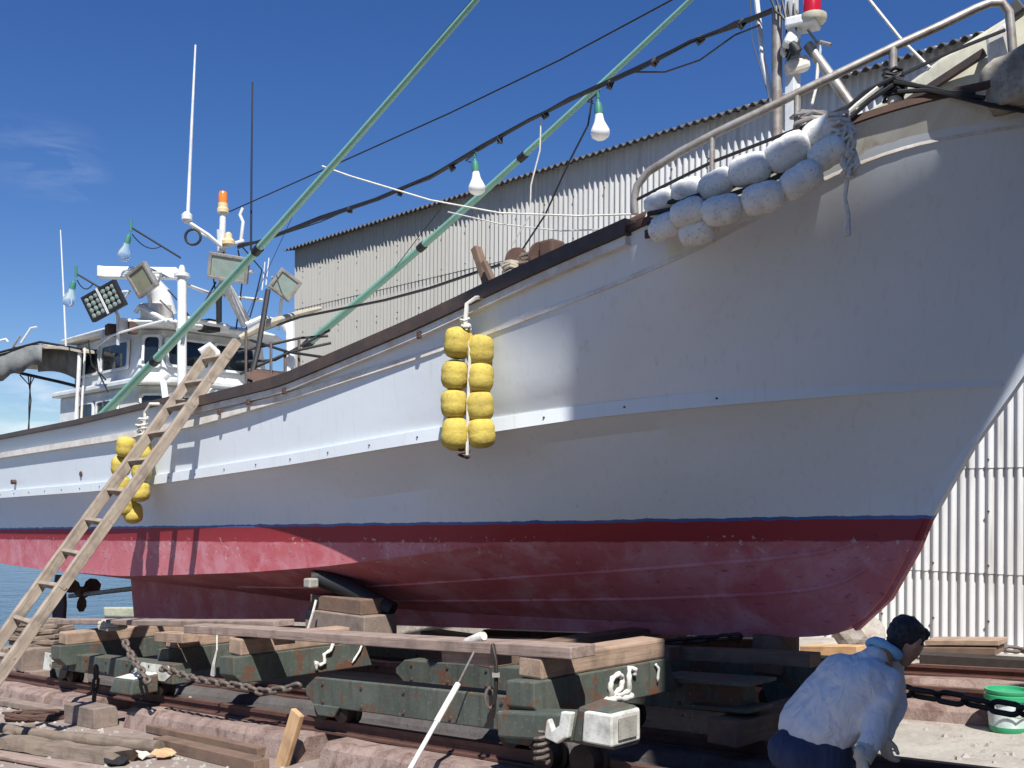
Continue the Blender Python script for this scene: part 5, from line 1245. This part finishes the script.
tx2 = bpy.data.textures.new('creases', 'CLOUDS'); tx2.noise_scale = .11; tx2.noise_depth = 1; tx2.noise_type = 'HARD_NOISE'
d2 = so_.modifiers.new('creases', 'DISPLACE'); d2.texture = tx2; d2.strength = -.011; d2.mid_level = .4; d2.texture_coords = 'LOCAL'
tr = MB()
capsule(tr, waist + lat * .07 - UP * .05, hipR, .135, .145); capsule(tr, waist - lat * .07 - UP * .05, hipL, .135, .145); capsule(tr, waist - UP * .05, pel, .14, .15)
capsule(tr, pel - fdir * .09 + lat * .07 - UP * .02, pel - fdir * .09 - lat * .07 - UP * .02, .12, .12)
for hp, kn, an in ((hipR, knR, anR), (hipL, knL, anL)): capsule(tr, hp, kn, .135, .1); capsule(tr, kn, an + UP * .03, .1, .085)
organic(tr, 'trousers', 'trousers', per, .014, 6, .03, .16)
for an in (anR, anL):
    b_ = MB(); capsule(b_, an - UP * .035 - fdir * .06, an - UP * .04 + fdir * .16, .05, .042); capsule(b_, an - UP * .02, an + UP * .06, .055, .055); organic(b_, 'boot', 'black', per, .012, 2)
def hand(wr, d, palmn, flip):
    mb = MB(); d = d.normalized(); s1 = d.cross(palmn).normalized() * flip; pn = s1.cross(d).normalized() * flip
    capsule(mb, wr - d * .04, wr + d * .01, .033, .03)
    for k in (-1, 0, 1): capsule(mb, wr + s1 * k * .018, wr + d * .085 + s1 * k * .024, .017, .016)
    for k, (ln, o) in enumerate(((.062, -.033), (.074, -.011), (.07, .011), (.054, .032))):
        a = wr + d * .085 + s1 * o; b = a + (d * .9 + pn * .35).normalized() * ln * .5; c = b + (d * .6 + pn * .8).normalized() * ln * .32; e_ = c + (d * .25 + pn).normalized() * ln * .28
        capsule(mb, a, b, .0115, .011); capsule(mb, b, c, .011, .0105); capsule(mb, c, e_, .0105, .0095)
    a = wr + d * .025 - s1 * .03; b = a + (d * .7 - s1 * .6 + pn * .3).normalized() * .045; c = b + (d * .95 + pn * .3).normalized() * .035
    capsule(mb, a, b, .015, .0125); capsule(mb, b, c, .0125, .0105)
    organic(mb, 'glove', 'glove', per, .0055, 2)
hand(haR, V((.15, -.05, -1)), V((.9, .3, 0)), 1); hand(haL, V((.1, -.1, -1)), V((.9, .3, 0)), -1)
# cuff of the near glove
MB().tube([elR.lerp(haR, .5), haR], [.054, .046], 14).build('glove_cuff', 'glove', per, smooth=True)

# unseen block added right of the camera, shaped to shadow the bow and person
EL = math.radians(54); OFF = math.radians(54)
Ec = D * math.cos(OFF) + N * math.sin(OFF); Ea = D * math.sin(OFF) - N * math.cos(OFF)
shade_root = empty('shade_block', Ec * 3.5 + Ea * 2, 'tall grey block added out of view right of the camera to shadow the bow', 'occluder')
def shade_box(name, c0, c1, a0, a1, z0, z1, mat='cladding_dark'):
    return MB().hexa([Ec * c + Ea * a + UP * z for z in (z0, z1) for c, a in ((c0, a0), (c1, a0), (c1, a1), (c0, a1))]).build(name, mat, shade_root)
A0 = .9; HT = lambda h: h + A0 * math.tan(EL)      # shade height h at a = 0
prof = [(2.03, 16.3), (2.3, 16.02), (2.45, 15.97), (2.8, 15.64), (3.0, 15.38), (3.2, 15.26), (3.34, 15.15), (3.48, 15.08), (3.6, 15.34), (3.78, 15.33), (4.3, 15.22), (4.6, 15.18)]  # top edge shaped so the shadow stops at the bow ledge
MB().prism([Ec * c + Ea * A0 + UP * HT(h) for c, h in ((1.05, 17.75), (1.29, 17.33), (1.73, 16.62), (1.95, 16.28), (2.04, 16.05), (2.5, 15.8), (2.4, 16.35), (2.0, 17.3), (1.6, 17.95))], (Ea + UP * math.tan(EL)) * .9).build('shade_wedge', 'cladding_dark', shade_root)  # added wedge, its outline set to shade the hull under the ledge
MB().prism([Ec * c + Ea * A0 + UP * z for c, z in [(2.62, -.5), (2.62, HT(14.0)), (2.05, HT(15.2))] + [(c, HT(h)) for c, h in prof] + [(4.6, -.5)]], Ea * .2).build('gable_wall', 'cladding_dark', shade_root)  # added thin slab, outline cut to the shadow line on the bow
shade_box('wall', 2.66, 4.5, A0 + .21, A0 + 6, -.5, HT(13.6))  # deeper body of the added shade block
shade_box('low_shade_box', 1.95, 2.62, A0 + .02, A0 + 3, -.5, HT(9.6))  # low added box that shades the person
MB().prism([Ec * c + Ea * A0 + UP * HT(h) for c, h in ((4.6, 12.7), (4.6, 15.35), (5.9, 15.25), (5.9, 14.4), (5.2, 13.5))], (Ea + UP * math.tan(EL)) * .5).build('shade_flap', 'cladding_dark', shade_root)  # added flap, cut to shade the lower bow but not the concrete
yd = empty('sky_block', Ec * 12 + Ea * 6, 'tall block added out of view to cut skylight on the bow', 'occluder')
MB().hexa([Ec * c + Ea * a + UP * z for z in (-.5, 15) for c, a in ((6.85, .3), (17, .3), (17, 12), (6.85, 12))]).build('sky_block_wall', 'cladding_dark', yd)  # unseen box added to keep skylight off the bow
shade_box('added_door', 2.8, 3.5, A0 - .03, A0 + .01, -.2, 2.2, 'rust')  # plain panel on the added shade block
# ------------------------------------------------------------------ camera, light, sky
cam = bpy.data.cameras.new('camera'); co = bpy.data.objects.new('camera', cam); col.objects.link(co)
co.location = (0, 0, EYE); co.rotation_euler = (math.pi / 2, 0, 0)
cam.sensor_width = 36; cam.lens = 36 * F / 1024; cam.shift_y = (HV - 384) / 1024; cam.clip_end = 20000; cam.clip_start = .05
scene.camera = co
sh_ = (-N) * math.cos(OFF) + D * math.sin(OFF)
sd_ = sh_ * math.cos(EL) + UP * math.sin(EL)
sun = bpy.data.lights.new('sun', 'SUN'); sun.energy = 5.0; sun.angle = math.radians(.4); sun.color = (1, .975, .94)
so = bpy.data.objects.new('sun', sun); col.objects.link(so); so.rotation_euler = sd_.to_track_quat('Z', 'Y').to_euler(); so.location = (0, 0, 30)
w = bpy.data.worlds.new('World'); scene.world = w; w.use_nodes = True
nt = w.node_tree; nt.nodes.clear()
out = nt.nodes.new('ShaderNodeOutputWorld'); bg = nt.nodes.new('ShaderNodeBackground'); sky = nt.nodes.new('ShaderNodeTexSky')
sky.sky_type = 'NISHITA'; sky.sun_disc = False; sky.sun_elevation = EL; sky.sun_rotation = math.atan2(sd_.x, sd_.y)
sky.air_density = 1.0; sky.dust_density = .1; sky.ozone_density = 4.5; sky.altitude = 0
bg.inputs['Strength'].default_value = .07
# a few thin wisps of cirrus
tc = nt.nodes.new('ShaderNodeTexCoord')
def mth(op, a, b=0.0, clamp=False):
    m = nt.nodes.new('ShaderNodeMath'); m.operation = op; m.use_clamp = clamp
    for s_i, val in ((0, a), (1, b)):
        if hasattr(val, 'is_linked'): nt.links.new(val, m.inputs[s_i])
        else: m.inputs[s_i].default_value = val
    return m.outputs[0]
mp = nt.nodes.new('ShaderNodeMapping'); mp.inputs['Scale'].default_value = (9, 9, 34); mp.inputs['Rotation'].default_value = (0, .3, 0)
nt.links.new(tc.outputs['Generated'], mp.inputs['Vector'])
nz = nt.nodes.new('ShaderNodeTexNoise'); nz.inputs['Scale'].default_value = 1.4; nz.inputs['Detail'].default_value = 8; nz.inputs['Roughness'].default_value = .6; nz.inputs['Distortion'].default_value = .4
nt.links.new(mp.outputs[0], nz.inputs['Vector'])
tot = None
for (u, v, size, amt) in ((66, 168, .03, .17), (30, 152, .03, .12), (45, 412, .035, .5), (85, 440, .05, .4), (0, 420, .05, .3)):
    dv = W(u, v, 1.0) - V((0, 0, EYE)); dv.normalize()
    dot = nt.nodes.new('ShaderNodeVectorMath'); dot.operation = 'DISTANCE'; dot.inputs[1].default_value = dv
    nrmz = nt.nodes.new('ShaderNodeVectorMath'); nrmz.operation = 'NORMALIZE'; nt.links.new(tc.outputs['Generated'], nrmz.inputs[0]); nt.links.new(nrmz.outputs[0], dot.inputs[0])
    f = mth('MULTIPLY', mth('SUBTRACT', 1.0, mth('DIVIDE', dot.outputs['Value'], size * 1.4), True), amt)
    tot = f if tot is None else mth('ADD', tot, f)
rp_ = nt.nodes.new('ShaderNodeMapRange'); rp_.inputs['From Min'].default_value = .42; rp_.inputs['From Max'].default_value = .7; nt.links.new(nz.outputs['Fac'], rp_.inputs['Value'])
fac = mth('MULTIPLY', tot, rp_.outputs[0], True)
mx = nt.nodes.new('ShaderNodeMix'); mx.data_type = 'RGBA'; nt.links.new(fac, mx.inputs[0]); hs = nt.nodes.new('ShaderNodeHueSaturation'); hs.inputs['Saturation'].default_value = 1.25; hs.inputs['Hue'].default_value = .514; nt.links.new(sky.outputs[0], hs.inputs['Color']); nt.links.new(hs.outputs[0], mx.inputs[6]); mx.inputs[7].default_value = (9, 9.6, 10.5, 1)
nt.links.new(mx.outputs[2], bg.inputs['Color']); nt.links.new(bg.outputs[0], out.inputs['Surface'])
vs_ = scene.view_settings; vs_.view_transform = 'Standard'; vs_.look = 'None'; vs_.exposure = .6; vs_.gamma = 1
